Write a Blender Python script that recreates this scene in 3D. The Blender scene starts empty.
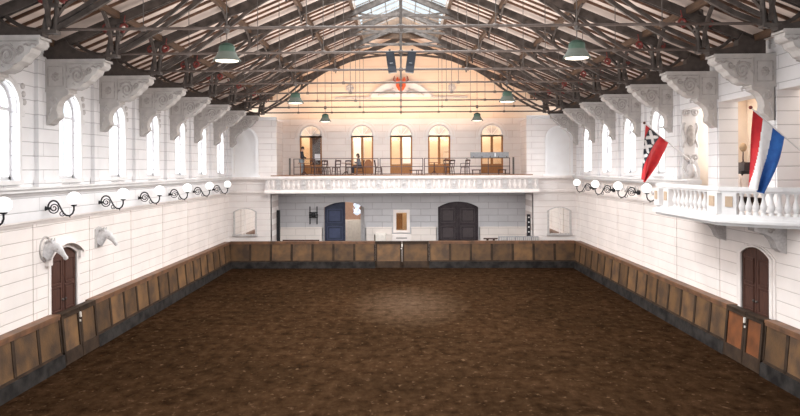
import bpy, math, random
from mathutils import Vector, Matrix
random.seed(7)
C = bpy.context.scene.collection
PI = math.pi
ORG = {}

# ------------------------------------------------------------------ materials
def new_mat(name):
    m = bpy.data.materials.new(name); m.use_nodes = True
    nt = m.node_tree; b = nt.nodes['Principled BSDF']
    return m, nt, b

def mat(name, col, rough=.7, metal=0, col2=None, scale=6, bump=0, bscale=30, stretch=None, rnd=0, spec=.3):
    m, nt, b = new_mat(name)
    N, L = nt.nodes, nt.links
    b.inputs['Roughness'].default_value = rough
    b.inputs['Metallic'].default_value = metal
    b.inputs['Specular IOR Level'].default_value = spec
    b.inputs['Base Color'].default_value = (*col, 1)
    tc = N.new('ShaderNodeTexCoord'); mp = N.new('ShaderNodeMapping')
    L.new(tc.outputs['Object'], mp.inputs['Vector'])
    if stretch: mp.inputs['Scale'].default_value = stretch
    out = None
    if col2 is None: col2 = tuple(c*.88 for c in col)
    nz = N.new('ShaderNodeTexNoise'); nz.inputs['Scale'].default_value = scale; nz.inputs['Detail'].default_value = 5
    L.new(mp.outputs[0], nz.inputs['Vector'])
    mx = N.new('ShaderNodeMix'); mx.data_type = 'RGBA'
    mx.inputs['A'].default_value = (*col, 1); mx.inputs['B'].default_value = (*col2, 1)
    cr = N.new('ShaderNodeMapRange'); cr.inputs['From Min'].default_value = .35; cr.inputs['From Max'].default_value = .65
    L.new(nz.outputs['Fac'], cr.inputs['Value']); L.new(cr.outputs[0], mx.inputs['Factor'])
    out = mx.outputs['Result']
    if rnd:
        oi = N.new('ShaderNodeObjectInfo'); mr = N.new('ShaderNodeMapRange')
        mr.inputs['To Min'].default_value = 1-rnd; mr.inputs['To Max'].default_value = 1+rnd
        L.new(oi.outputs['Random'], mr.inputs['Value'])
        hs = N.new('ShaderNodeHueSaturation'); L.new(mr.outputs[0], hs.inputs['Value']); L.new(out, hs.inputs['Color'])
        out = hs.outputs['Color']
    L.new(out, b.inputs['Base Color'])
    if bump:
        n2 = N.new('ShaderNodeTexNoise'); n2.inputs['Scale'].default_value = bscale; n2.inputs['Detail'].default_value = 6
        L.new(mp.outputs[0], n2.inputs['Vector'])
        bp = N.new('ShaderNodeBump'); bp.inputs['Strength'].default_value = bump; bp.inputs['Distance'].default_value = .05
        L.new(n2.outputs['Fac'], bp.inputs['Height']); L.new(bp.outputs[0], b.inputs['Normal'])
    return m

def ashlar(name, axes, col, line, roww=.4, brick=1.9, mortar=.018):
    """painted stucco drawn in block courses; axes: which object coordinates run along and up the wall"""
    m, nt, b = new_mat(name); N, L = nt.nodes, nt.links
    b.inputs['Roughness'].default_value = .75; b.inputs['Specular IOR Level'].default_value = .2
    tc = N.new('ShaderNodeTexCoord'); sp = N.new('ShaderNodeSeparateXYZ'); cb = N.new('ShaderNodeCombineXYZ')
    L.new(tc.outputs['Object'], sp.inputs[0]); L.new(sp.outputs[axes[0]], cb.inputs[0]); L.new(sp.outputs[axes[1]], cb.inputs[1])
    br = N.new('ShaderNodeTexBrick'); L.new(cb.outputs[0], br.inputs['Vector'])
    br.inputs['Scale'].default_value = 1; br.inputs['Brick Width'].default_value = brick; br.inputs['Row Height'].default_value = roww
    br.inputs['Mortar Size'].default_value = mortar; br.inputs['Mortar Smooth'].default_value = .6
    br.inputs['Color1'].default_value = (*col, 1); br.inputs['Color2'].default_value = (*[c*.965 for c in col], 1)
    br.inputs['Mortar'].default_value = (*line, 1)
    nz = N.new('ShaderNodeTexNoise'); nz.inputs['Scale'].default_value = .9; nz.inputs['Detail'].default_value = 6
    L.new(tc.outputs['Object'], nz.inputs['Vector'])
    mr = N.new('ShaderNodeMapRange'); mr.inputs['From Min'].default_value = .3; mr.inputs['From Max'].default_value = .7
    mr.inputs['To Min'].default_value = .93; mr.inputs['To Max'].default_value = 1.03
    L.new(nz.outputs['Fac'], mr.inputs['Value'])
    hs = N.new('ShaderNodeHueSaturation'); L.new(br.outputs['Color'], hs.inputs['Color']); L.new(mr.outputs[0], hs.inputs['Value'])
    L.new(hs.outputs[0], b.inputs['Base Color'])
    bp = N.new('ShaderNodeBump'); bp.inputs['Strength'].default_value = .6; bp.inputs['Distance'].default_value = .03; bp.invert = True
    L.new(br.outputs['Fac'], bp.inputs['Height']); L.new(bp.outputs[0], b.inputs['Normal'])
    return m

def emis(name, col, s, base=None):
    m, nt, b = new_mat(name)
    b.inputs['Base Color'].default_value = (*(base or col), 1)
    b.inputs['Emission Color'].default_value = (*col, 1); b.inputs['Emission Strength'].default_value = s
    return m

def glassm(name, tint, refl=.08):
    m, nt, b = new_mat(name); N, L = nt.nodes, nt.links
    t = N.new('ShaderNodeBsdfTransparent'); t.inputs[0].default_value = (*tint, 1)
    g = N.new('ShaderNodeBsdfGlossy'); g.inputs['Roughness'].default_value = .03
    mx = N.new('ShaderNodeMixShader'); mx.inputs[0].default_value = refl
    L.new(t.outputs[0], mx.inputs[1]); L.new(g.outputs[0], mx.inputs[2])
    L.new(mx.outputs[0], N['Material Output'].inputs['Surface'])
    return m

M = {}
M['wall_lo_s'] = ashlar('stucco_side_lower', (1, 2), (.90, .83, .79), (.62, .545, .51), .36, 3.7, .013)
M['wall_up_s'] = ashlar('stucco_side_upper', (1, 2), (.86, .845, .85), (.56, .54, .55), .4, 3.7, .015)
M['wall_far'] = ashlar('stucco_far', (0, 2), (.88, .82, .79), (.66, .58, .55), .36, 3.2, .014)
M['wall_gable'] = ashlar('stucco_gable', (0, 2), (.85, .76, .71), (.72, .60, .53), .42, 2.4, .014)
M['gable_up'] = ashlar('stucco_gable_upper', (0, 2), (.86, .70, .56), (.78, .60, .46), .42, 2.4, .012)  # warm light on the upper gable put into the peach colour
M['wall_back'] = ashlar('stucco_under_gallery', (0, 2), (.56, .55, .565), (.40, .385, .40), .42, 1.25, .02)  # gallery shadow put into the grey paint
M['lit_band'] = ashlar('stucco_lit_band', (0, 2), (.83, .76, .71), (.6, .54, .5), .42, 1.25, .016)  # paler copy of the wall below it: skylight put into the paint
M['plaster'] = mat('white_plaster', (.80, .785, .78), .7, col2=(.74, .725, .72), scale=3)
M['bright'] = mat('bright_plaster', (.93, .92, .92), .7, col2=(.90, .885, .88), scale=2)
M['plaster_warm'] = mat('warm_plaster', (.88, .815, .78), .7, col2=(.80, .735, .70), scale=3)
M['plaster_shade'] = mat('shaded_plaster', (.60, .565, .54), .75, col2=(.51, .48, .46), scale=4, bump=.15, bscale=12)  # shade on the consoles put into the plaster's grey
M['relief'] = mat('relief_plaster', (.62, .59, .58), .7, col2=(.48, .45, .44), scale=12)
M['relief_dark'] = mat('dark_relief', (.36, .33, .31), .8, col2=(.52, .48, .46), scale=7)  # darker tone so carved detail stands out
M['foyer'] = mat('foyer_wall', (.90, .78, .64), .8, col2=(.84, .70, .55), scale=1.2)
M['peach'] = mat('peach_wall', (.86, .66, .47), .8, col2=(.82, .62, .44), scale=1.5)
M['iron'] = mat('painted_iron', (.06, .049, .044), .55, .05, (.11, .09, .08), 4, rnd=.1, spec=.1)
M['iron_lt'] = mat('pale_painted_iron', (.125, .105, .093), .55, .05, (.08, .066, .06), 5)
M['rodiron'] = mat('tie_rod_iron', (.075, .052, .043), .6, 0, (.12, .092, .08), 1.5)
M['brown_beam'] = mat('brown_beam', (.12, .068, .04), .7, 0, (.07, .042, .028), 3, stretch=(4, .6, 4))
M['rafter'] = mat('brown_rafter', (.155, .085, .055), .65, 0, (.085, .048, .034), 4, rnd=.18)
M['ceil'] = mat('ceiling_boards', (.70, .585, .52), .8, 0, (.56, .455, .40), .9)
M['darkiron'] = mat('dark_iron_plate', (.065, .052, .047), .6, .1, (.1, .08, .07), 5)
M['black'] = mat('black_metal', (.03, .03, .033), .45, .4)
M['rod'] = mat('rail_metal', (.12, .08, .075), .4, .5)
M['kick'] = mat('kick_wood', (.165, .088, .038), .6, 0, (.07, .042, .026), 1.6, stretch=(1, 1, 1), rnd=.28, bump=.15, bscale=20)
M['kick_or'] = mat('kick_wood_orange', (.23, .08, .03), .5, 0, (.13, .05, .022), 2.5, rnd=.15)
M['kick_dk'] = mat('kick_stile', (.062, .040, .027), .6, 0, (.035, .024, .018), 3, spec=.08)
M['kick_top'] = mat('kick_cap', (.21, .10, .052), .5, 0, (.10, .055, .033), 2)
M['kick_base'] = mat('kick_base', (.016, .014, .0135), .75, 0, (.042, .037, .034), 2.5, spec=.05)
M['doorbrown'] = mat('brown_door', (.10, .045, .032), .45, 0, (.06, .028, .022), 5, stretch=(6, 6, .7))
M['doordark'] = mat('dark_door', (.035, .025, .030), .4, 0, (.055, .042, .045), 3)
M['doorblue'] = mat('blue_door', (.03, .038, .07), .45, 0, (.045, .055, .09), 3)
M['wood'] = mat('honey_wood', (.42, .185, .06), .4, 0, (.28, .12, .045), 5, stretch=(8, 8, 1))
M['chairwood'] = mat('chair_wood', (.05, .02, .015), .45, 0, (.08, .032, .024), 8, rnd=.15)
M['tablewood'] = mat('table_wood', (.30, .12, .05), .4, 0, (.2, .08, .035), 6)
M['winframe'] = mat('window_frame', (.78, .77, .78), .5)
M['glass'] = glassm('window_glass', (.97, .985, 1), .05)
M['skyglass'] = glassm('roof_glass', (.90, .96, .98), .04)
m, nt, b = new_mat('sky_white_glass'); b.inputs['Base Color'].default_value = (.93, .92, .90, 1); b.inputs['Roughness'].default_value = .3
b.inputs['Alpha'].default_value = .4; M['sky_white'] = m  # white sky behind the fanlights put into the glass colour
M['doorglass'] = glassm('door_glass', (.98, .96, .92), .06)
M['globe'] = emis('opal_globe', (1, .98, .96), 1.1, (.9, .9, .9))
M['green'] = mat('green_enamel', (.022, .036, .026), .6, 0, (.03, .048, .036), 6, spec=.05)
M['lampgrey'] = mat('lamp_skirt', (.05, .055, .046), .6, 0, spec=.05)
M['lampglow'] = emis('lamp_glow', (1, .88, .74), .8)
M['horse'] = mat('horse_plaster', (.74, .72, .72), .55, 0, (.58, .56, .56), 10)
M['red'] = mat('flag_red', (.62, .03, .035), .7, 0, (.5, .02, .03), 5)
M['flagwhite'] = mat('flag_white', (.86, .84, .84), .75)
M['flagblue'] = mat('flag_blue', (.03, .13, .42), .7, 0, (.02, .09, .33), 5)
M['flagblack'] = mat('flag_black', (.03, .035, .05), .75)
M['redpaint'] = mat('red_paint', (.24, .045, .038), .5, 0, (.2, .045, .04), 8)
M['vermil'] = mat('vermilion', (.75, .13, .04), .5, 0, (.55, .09, .03), 8)
M['grey'] = mat('grey_box', (.33, .33, .34), .6, 0, (.26, .26, .27), 8)
M['cab'] = mat('cream_cabinet', (.80, .75, .69), .5)
M['skin'] = mat('skin', (.62, .38, .28), .55)
M['hair'] = mat('dark_hair', (.03, .02, .016), .6)
M['jacket'] = mat('dark_jacket', (.035, .035, .045), .8)
M['shirt'] = mat('grey_shirt', (.13, .14, .16), .85)
M['jeans'] = mat('pale_trousers', (.30, .36, .40), .85)
M['paper'] = mat('paper', (.85, .85, .88), .7)
M['seatcloth'] = mat('cream_cover', (.78, .68, .62), .85)
M['redcloth'] = mat('red_upholstery', (.42, .03, .04), .8)
M['leaf'] = mat('leaf', (.06, .10, .03), .6)
M['gallery_floor'] = mat('gallery_floor', (.28, .16, .10), .6)
m, nt, b = new_mat('mirror'); b.inputs['Metallic'].default_value = 1; b.inputs['Roughness'].default_value = .03
b.inputs['Base Color'].default_value = (.88, .87, .85, 1); M['mirror'] = m

def sand():
    m, nt, b = new_mat('arena_sand'); N, L = nt.nodes, nt.links
    b.inputs['Roughness'].default_value = 1; b.inputs['Specular IOR Level'].default_value = 0
    tc = N.new('ShaderNodeTexCoord')
    def noise(sc, det, st=None):
        n = N.new('ShaderNodeTexNoise'); n.inputs['Scale'].default_value = sc; n.inputs['Detail'].default_value = det
        n.inputs['Roughness'].default_value = .65
        if st:
            mp = N.new('ShaderNodeMapping'); mp.inputs['Scale'].default_value = st
            L.new(tc.outputs['Object'], mp.inputs[0]); L.new(mp.outputs[0], n.inputs['Vector'])
        else: L.new(tc.outputs['Object'], n.inputs['Vector'])
        return n.outputs['Fac']
    big = noise(.22, 3); fine = noise(3.4, 10, (.8, .55, 1)); chips = noise(6.5, 3, (.7, .6, 1))
    r1 = N.new('ShaderNodeValToRGB'); L.new(fine, r1.inputs[0])
    e = r1.color_ramp.elements; e[0].position = .33; e[0].color = (.015, .0078, .0042, 1); e[1].position = .70; e[1].color = (.046, .025, .0135, 1)
    mx = N.new('ShaderNodeMix'); mx.data_type = 'RGBA'; mx.blend_type = 'MULTIPLY'; mx.inputs['Factor'].default_value = .8
    r2 = N.new('ShaderNodeValToRGB'); L.new(big, r2.inputs[0]); e = r2.color_ramp.elements
    e[0].position = .35; e[0].color = (.72, .70, .68, 1); e[1].position = .65; e[1].color = (1.12, 1.05, 1, 1)
    L.new(r1.outputs[0], mx.inputs['A']); L.new(r2.outputs[0], mx.inputs['B'])
    m2 = N.new('ShaderNodeMix'); m2.data_type = 'RGBA'; m2.inputs['B'].default_value = (.10, .058, .033, 1)
    r3 = N.new('ShaderNodeMapRange'); r3.inputs['From Min'].default_value = .60; r3.inputs['From Max'].default_value = .72
    r3.inputs['To Max'].default_value = .8
    L.new(chips, r3.inputs['Value']); L.new(r3.outputs[0], m2.inputs['Factor']); L.new(mx.outputs['Result'], m2.inputs['A'])
    # lighter patch out in the middle of the ring
    sp = N.new('ShaderNodeVectorMath'); sp.operation = 'DISTANCE'; sp.inputs[1].default_value = (.3, 31, 0)
    mp = N.new('ShaderNodeMapping'); mp.inputs['Scale'].default_value = (1, .55, 1); mp.inputs['Location'].default_value = (0, 14, 0)
    L.new(tc.outputs['Object'], mp.inputs[0]); L.new(mp.outputs[0], sp.inputs[0])
    r4 = N.new('ShaderNodeMapRange'); r4.inputs['From Min'].default_value = 0; r4.inputs['From Max'].default_value = 2.8
    r4.inputs['To Min'].default_value = .28; r4.inputs['To Max'].default_value = 0; L.new(sp.outputs['Value'], r4.inputs['Value'])
    mu = N.new('ShaderNodeMath'); mu.operation = 'MULTIPLY'; L.new(r4.outputs[0], mu.inputs[0]); L.new(fine, mu.inputs[1])
    m3 = N.new('ShaderNodeMix'); m3.data_type = 'RGBA'; m3.inputs['B'].default_value = (.30, .20, .13, 1)
    L.new(mu.outputs[0], m3.inputs['Factor']); L.new(m2.outputs['Result'], m3.inputs['A'])
    L.new(m3.outputs['Result'], b.inputs['Base Color'])
    bp = N.new('ShaderNodeBump'); bp.inputs['Strength'].default_value = .9; bp.inputs['Distance'].default_value = .12
    L.new(fine, bp.inputs['Height']); L.new(bp.outputs[0], b.inputs['Normal'])
    return m
M['sand'] = sand()

# ------------------------------------------------------------------ mesh builder
class MB:
    def __init__(s): s.v = []; s.f = []; s.mi = []
    def quad(s, *p):
        n = len(s.v); s.v += [tuple(q) for q in p]; s.f.append(tuple(range(n, n+len(p)))); return s
    def box(s, x0, x1, y0, y1, z0, z1):
        n = len(s.v)
        s.v += [(x, y, z) for z in (z0, z1) for y in (y0, y1) for x in (x0, x1)]
        for q in ((0, 2, 3, 1), (4, 5, 7, 6), (0, 1, 5, 4), (2, 6, 7, 3), (0, 4, 6, 2), (1, 3, 7, 5)):
            s.f.append(tuple(n+i for i in q))
        return s
    def prism(s, poly, fn, a, b):
        """poly in 2D, fn(u,v,d)->xyz"""
        n = len(s.v); k = len(poly)
        s.v += [tuple(fn(u, v, a)) for u, v in poly] + [tuple(fn(u, v, b)) for u, v in poly]
        s.f.append(tuple(range(n, n+k))); s.f.append(tuple(range(n+2*k-1, n+k-1, -1)))
        for i in range(k):
            j = (i+1) % k; s.f.append((n+i, n+j, n+k+j, n+k+i))
        return s
    def tube(s, pts, r, n=8, cap=True):
        pts = [Vector(p) for p in pts]; rs = r if isinstance(r, (list, tuple)) else [r]*len(pts)
        base = len(s.v); up = None
        for i, p in enumerate(pts):
            d = (pts[min(i+1, len(pts)-1)]-pts[max(i-1, 0)]).normalized()
            if up is None: up = Vector((0, 0, 1)) if abs(d.z) < .9 else Vector((1, 0, 0))
            x = d.cross(up).normalized(); up = x.cross(d).normalized()
            for k in range(n):
                a = 2*PI*k/n; s.v.append(tuple(p+(x*math.cos(a)+up*math.sin(a))*rs[i]))
        for i in range(len(pts)-1):
            for k in range(n):
                a = base+i*n+k; c = base+i*n+(k+1) % n
                s.f.append((a, c, c+n, a+n))
        if cap:
            s.f.append(tuple(base+k for k in range(n))); s.f.append(tuple(base+(len(pts)-1)*n+k for k in range(n-1, -1, -1)))
        return s
    def beam(s, p, q, w, h, up=(0, 0, 1)):
        p, q = Vector(p), Vector(q); d = (q-p).normalized(); x = d.cross(Vector(up)).normalized(); u = x.cross(d).normalized()
        n = len(s.v)
        for c in (p, q):
            for a, b_ in ((-1, -1), (1, -1), (1, 1), (-1, 1)): s.v.append(tuple(c+x*a*w/2+u*b_*h/2))
        for f in ((0, 1, 2, 3), (7, 6, 5, 4), (0, 4, 5, 1), (1, 5, 6, 2), (2, 6, 7, 3), (3, 7, 4, 0)): s.f.append(tuple(n+i for i in f))
        return s
    def ribbon(s, pts, w, h, side=(0, 1, 0)):
        """rectangular bar through a polyline lying in a plane with normal side"""
        pts = [Vector(p) for p in pts]; sd = Vector(side); base = len(s.v)
        for i, p in enumerate(pts):
            d = (pts[min(i+1, len(pts)-1)]-pts[max(i-1, 0)]).normalized(); u = sd.cross(d).normalized()
            for a, b_ in ((-1, -1), (1, -1), (1, 1), (-1, 1)): s.v.append(tuple(p+sd*a*w/2+u*b_*h/2))
        for i in range(len(pts)-1):
            for k in range(4):
                a = base+i*4+k; c = base+i*4+(k+1) % 4; s.f.append((a, c, c+4, a+4))
        s.f.append((base, base+1, base+2, base+3)); e = base+(len(pts)-1)*4; s.f.append((e+3, e+2, e+1, e))
        return s
    def lathe(s, prof, c, n=16, ax='z'):
        base = len(s.v)
        for r, h in prof:
            for k in range(n):
                a = 2*PI*k/n; x, y = r*math.cos(a), r*math.sin(a)
                s.v.append((c[0]+x, c[1]+y, c[2]+h) if ax == 'z' else ((c[0]+h, c[1]+x, c[2]+y) if ax == 'x' else (c[0]+x, c[1]+h, c[2]+y)))
        for i in range(len(prof)-1):
            for k in range(n):
                a = base+i*n+k; c2 = base+i*n+(k+1) % n; s.f.append((a, c2, c2+n, a+n))
        s.f.append(tuple(base+k for k in range(n-1, -1, -1))); s.f.append(tuple(base+(len(prof)-1)*n+k for k in range(n)))
        return s
    def ball(s, c, r, n=16, m=10):
        r = r if isinstance(r, (tuple, list)) else (r, r, r); base = len(s.v)
        for i in range(m+1):
            t = PI*i/m*.998+.001*PI
            for k in range(n):
                a = 2*PI*k/n
                s.v.append((c[0]+r[0]*math.sin(t)*math.cos(a), c[1]+r[1]*math.sin(t)*math.sin(a), c[2]+r[2]*math.cos(t)))
        for i in range(m):
            for k in range(n):
                a = base+i*n+k; c2 = base+i*n+(k+1) % n; s.f.append((a, a+n, c2+n, c2))
        s.f.append(tuple(base+k for k in range(n))); s.f.append(tuple(base+m*n+k for k in range(n-1, -1, -1)))
        return s
    def build(s, name, material, parent=None, smooth=False, bevel=0):
        o0 = ORG.get(parent.name, Vector((0, 0, 0))) if parent else Vector((0, 0, 0))
        me = bpy.data.meshes.new(name); me.from_pydata([tuple(Vector(v)-o0) for v in s.v], [], s.f); me.update()
        mats = material if isinstance(material, (list, tuple)) else [material]
        for mm in mats: me.materials.append(mm)
        if s.mi:
            for p, i in zip(me.polygons, s.mi): p.material_index = i
        if smooth:
            me.polygons.foreach_set('use_smooth', [True]*len(me.polygons))
            try: me.set_sharp_from_angle(angle=math.radians(45))
            except Exception: pass
        o = bpy.data.objects.new(name, me); C.objects.link(o)
        if parent: o.parent = parent; ORG[o.name] = o0
        if bevel:
            bv = o.modifiers.new('bevel', 'BEVEL'); bv.width = bevel; bv.segments = 2; bv.limit_method = 'ANGLE'
        return o

def tag(o, label, cat, group=None, kind=None):
    o['label'] = label; o['category'] = cat
    if group: o['group'] = group
    if kind: o['kind'] = kind
    return o
def thing(name, label, cat, loc, group=None, kind=None):
    o = bpy.data.objects.new(name, None); C.objects.link(o); o.location = loc; ORG[o.name] = Vector(loc)
    return tag(o, label, cat, group, kind)
def struct(mb, name, material, label, cat, **k):
    return tag(mb.build(name, material, **k), label, cat, kind='structure')
def kids(o): return [c for c in KID.get(o.name, [])]
def dup(root, loc, rotz=0, label=None):
    def cp(o, par):
        c = o.copy(); C.objects.link(c)
        if par: c.parent = par
        for ch in [x for x in o.children]: cp(ch, c)
        return c
    r = cp(root, None); r.location = loc; r.rotation_euler = (0, 0, rotz)
    if label: r['label'] = label
    return r
ORD = ['first', 'second', 'third', 'fourth', 'fifth', 'sixth', 'seventh', 'eighth', 'ninth', 'tenth']

# maps for walls: u along, v up, d = depth into the wall
def mapL(face): return lambda u, v, d: (-(face+d), u, v)
def mapR(face): return lambda u, v, d: ((face+d), u, v)
def mapF(face): return lambda u, v, d: (u, face+d, v)

def arch_pts(c, hw, vs, rise, n=14):
    if rise >= hw*.98: return [(c-hw*math.cos(PI*i/n), vs+rise*math.sin(PI*i/n)) for i in range(n+1)]
    R = (hw*hw+rise*rise)/(2*rise); a = math.asin(hw/R); cv = vs+rise-R
    return [(c+R*math.sin(-a+2*a*i/n), cv+R*math.cos(-a+2*a*i/n)) for i in range(n+1)]
def wall_holes(mb, fn, u0, u1, v0, v1, holes, depth=.35):
    """rectangular wall sheet with arched openings (c, hw, vb, vs, rise) and their reveals"""
    q = lambda *p: mb.quad(*[fn(a, b, 0) for a, b in p])
    cur = u0
    for (c, hw, vb, vs, rise) in sorted(holes):
        q((cur, v0), (c-hw, v0), (c-hw, v1), (cur, v1)); cur = c+hw
        if vb > v0: q((c-hw, v0), (c+hw, v0), (c+hw, vb), (c-hw, vb))
        ap = arch_pts(c, hw, vs, rise) if rise else [(c-hw, vs), (c+hw, vs)]
        for a, b_ in zip(ap, ap[1:]): q(a, b_, (b_[0], v1), (a[0], v1))
        loop = [(c-hw, vb)]+ap+[(c+hw, vb)]
        for a, b_ in zip(loop, loop[1:]): mb.quad(fn(*a, 0), fn(*b_, 0), fn(*b_, depth), fn(*a, depth))
        mb.quad(fn(c-hw, vb, 0), fn(c+hw, vb, 0), fn(c+hw, vb, depth), fn(c-hw, vb, depth))
    q((cur, v0), (u1, v0), (u1, v1), (cur, v1))
    return mb
def arch_frame(mb, fn, c, hw, vb, vs, rise, w, d0, d1, bottom=False):
    """moulding band of width w round an arched opening between depths d0,d1"""
    inn = [(c-hw, vb)]+(arch_pts(c, hw, vs, rise) if rise else [(c-hw, vs), (c+hw, vs)])+[(c+hw, vb)]
    ohw = hw+w; orise = rise*(ohw/hw) if rise < hw*.98 and rise else (rise+w)
    out = [(c-ohw, vb)]+(arch_pts(c, ohw, vs, orise) if rise else [(c-ohw, vs+w), (c+ohw, vs+w)])+[(c+ohw, vb)]
    k = len(inn); n = len(mb.v)
    for d in (d0, d1):
        mb.v += [tuple(fn(*p, d)) for p in inn]+[tuple(fn(*p, d)) for p in out]
    I = lambda ring, lay, i: n+lay*2*k+ring*k+i
    for i in range(k-1):
        mb.f.append((I(0, 0, i), I(0, 0, i+1), I(1, 0, i+1), I(1, 0, i)))
        mb.f.append((I(0, 1, i), I(1, 1, i), I(1, 1, i+1), I(0, 1, i+1)))
        mb.f.append((I(0, 0, i), I(0, 1, i), I(0, 1, i+1), I(0, 0, i+1)))
        mb.f.append((I(1, 0, i), I(1, 0, i+1), I(1, 1, i+1), I(1, 1, i)))
    for i in (0, k-1): mb.f.append((I(0, 0, i), I(1, 0, i), I(1, 1, i), I(0, 1, i)))
    return mb
def arch_fill(mb, fn, c, hw, vb, vs, rise, d0, d1):
    poly = [(c-hw, vb)]+(arch_pts(c, hw, vs, rise) if rise else [(c-hw, vs), (c+hw, vs)])+[(c+hw, vb)]
    return mb.prism(poly, fn, d0, d1)
def fbox(mb, fn, u0, u1, v0, v1, d0, d1):
    return mb.prism([(u0, v0), (u1, v0), (u1, v1), (u0, v1)], fn, d0, d1)
def spiral(c, r0, r1, turns, a0, fn, d, n=40, sgn=1):
    out = []
    for i in range(n+1):
        t = i/n; r = r0+(r1-r0)*t; a = a0+sgn*turns*2*PI*t
        out.append(fn(c[0]+r*math.cos(a), c[1]+r*math.sin(a), d))
    return out

# ------------------------------------------------------------------ dimensions
BAY = 3.7
YT = lambda k: 17.03+BAY*k          # trusses, consoles, pilasters
YW = lambda k: 18.43+BAY*k          # windows
XL, XU, XP = 10.75, 10.62, 10.5     # lower wall, upper wall, pilaster face
YF, YB = 43.2, 45.4                 # far wall piers, back wall of the gallery
Y0 = 9.0
XUS = {-1: 10.62, 1: 10.85}; XPS = {-1: 10.5, 1: 10.74}   # the right wall stands a little further out above the cornice
RZ = lambda x: 14.3-.42*abs(x)      # roof underside
SIDES = ((-1, 'left', mapL), (1, 'right', mapR))

# ------------------------------------------------------------------ setting: floor and walls
fl = MB(); fl.box(-13.6, 13.6, -3, 51, -.3, 0)
struct(fl, 'floor', M['sand'], 'dark brown sand and wood-chip floor of the riding hall', 'floor')

for sg, sd, mp in SIDES:
    w = MB(); fn = mp(XL)
    dc = 22.02 if sg < 0 else 21.5
    wall_holes(w, fn, Y0, YF, 0, 4.55, [(dc, .86, 0, 3.28, .26)], .3)
    struct(w, 'wall_'+sd, M['wall_lo_s'], 'white lower %s wall with drawn block courses above the kickboard' % sd, 'wall')
    w = MB(); fn = mp(XUS[sg])
    ks = range(-2, 7) if sg < 0 else range(3, 7)
    y0 = Y0 if sg < 0 else 27.4
    wall_holes(w, fn, y0, YF, 4.55, 10.05, [(YW(k), .70, 5.72, 7.72, .70) for k in ks], .4)
    if sg > 0:
        struct(w, 'wall_upper_right', M['wall_up_s'], 'white upper right wall with coursed blocks around the arched windows', 'wall')
        w = MB()
        XR = XUS[1]; w.quad((XR, 27.4, 4.55), (11.5, 27.4, 4.55), (11.5, 27.4, 9.0), (XR, 27.4, 9.0))
        w.box(XR, 11.45, Y0, 27.4, 8.2, 10.05)
        for k, a, b_ in ((0, 16.75, 17.6), (1, 20.45, 21.2), (2, 24.15, 25.0)): w.box(XR, 11.5, a, b_, 4.55, 8.2)
        w.box(XR, 11.45, Y0, 27.4, 4.4, 4.62)
    if sg < 0: struct(w, 'wall_upper_left', M['wall_up_s'], 'white upper left wall with coursed blocks around the arched windows', 'wall')
    else: struct(w, 'wall_loggia_front', M['wall_up_s'], 'white piers and lintel of the open loggia on the right', 'wall')
    # pilasters, bands, friezes
    y0b = Y0 if sg < 0 else 25.75
    t = MB(); fn = mp(XL)
    fbox(t, fn, y0b, YF, 4.50, 4.62, -.12, .05); fbox(t, fn, y0b, YF, 4.42, 4.5, -.06, .05)
    struct(t, 'trim_1' if sg < 0 else 'trim_2', M['plaster_warm'], 'moulded string course under the globe lamps on the %s wall' % sd, 'moulding')
    t = MB()
    fbox(t, fn, y0b, YF, 5.36, 5.46, -.28, .2); fbox(t, fn, y0b, YF, 5.46, 5.52, -.34, .2); fbox(t, fn, y0b, YF, 5.28, 5.36, -.18, .1)
    struct(t, 'trim_3' if sg < 0 else 'trim_4', M['plaster'], 'projecting sill cornice under the arched windows of the %s wall' % sd, 'moulding')
    t = MB(); fbox(t, fn, y0b, YF, 4.6, 5.3, 0, .1); nf = len(t.f)
    for k in range(0, 7):
        if sg > 0 and k < 3: continue
        c = YW(k)
        for a in (-1, 1):
            t.tube([fn(c+a*(.15+.75*i/10), 5.1-.25*math.sin(PI*i/10), -.02) for i in range(11)], [.03+.03*math.sin(PI*i/10) for i in range(11)], 6)
            t.tube(spiral((c+a*1.15, 4.95), .16, .02, 1.5, PI/2, fn, -.01, 24), .025, 5)
        t.lathe([(.0, 0), (.12, 0), (.10, .05), (.04, .08)], fn(c, 4.98, 0) if sg < 0 else fn(c, 4.98, .08), 12, 'x')
    t.mi = [0]*nf+[1]*(len(t.f)-nf)
    struct(t, 'trim_5' if sg < 0 else 'trim_6', [M['plaster_warm'], M['relief']], 'frieze with garlands behind the globe lamps on the %s wall' % sd, 'moulding')
    t = MB(); fn = mp(XUS[sg])
    fbox(t, fn, Y0 if sg < 0 else 27.4, YF, 9.22, 9.34, -.1, .1)
    for i in range(int((YF-14)/.34)):
        fbox(t, fn, 14+.34*i, 14.14+.34*i, 9.45, 9.72, -.04, .02)
    fbox(t, fn, Y0, YF, 9.76, 9.86, -.08, .1)
    struct(t, 'trim_7' if sg < 0 else 'trim_8', M['plaster'], 'dentilled frieze under the roof along the %s wall' % sd, 'moulding')
    for k in range(0, 8):
        y = YT(k)-.05
        t = MB()
        if sg < 0 or k > 2:
            hi = 9.3; fbox(t, mp(XPS[sg]), y-.6, min(y+.6, YF), 5.5, hi, 0, .15)
            fbox(t, mp(XPS[sg]), y-.68, min(y+.68, YF), 5.5, 5.72, -.04, .1)
        else:
            fbox(t, mp(10.82), YT(k)-.2, YT(k)+.35, 5.3, 9.2, 0, .1)
        nf = len(t.f)
        if not (sg > 0 and k in (1,)): fbox(t, mp(XL), y-.5, min(y+.5, YF), 0, 4.42, -.03, .05)
        t.mi = [0]*nf+[1]*(len(t.f)-nf)
        struct(t, 'trim_%d' % (10+k+(0 if sg < 0 else 10)), [M['wall_up_s'], M['wall_lo_s']],
               'flat white pilaster, %s from the near end of the %s wall' % (ORD[k], sd), 'pilaster')

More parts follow.
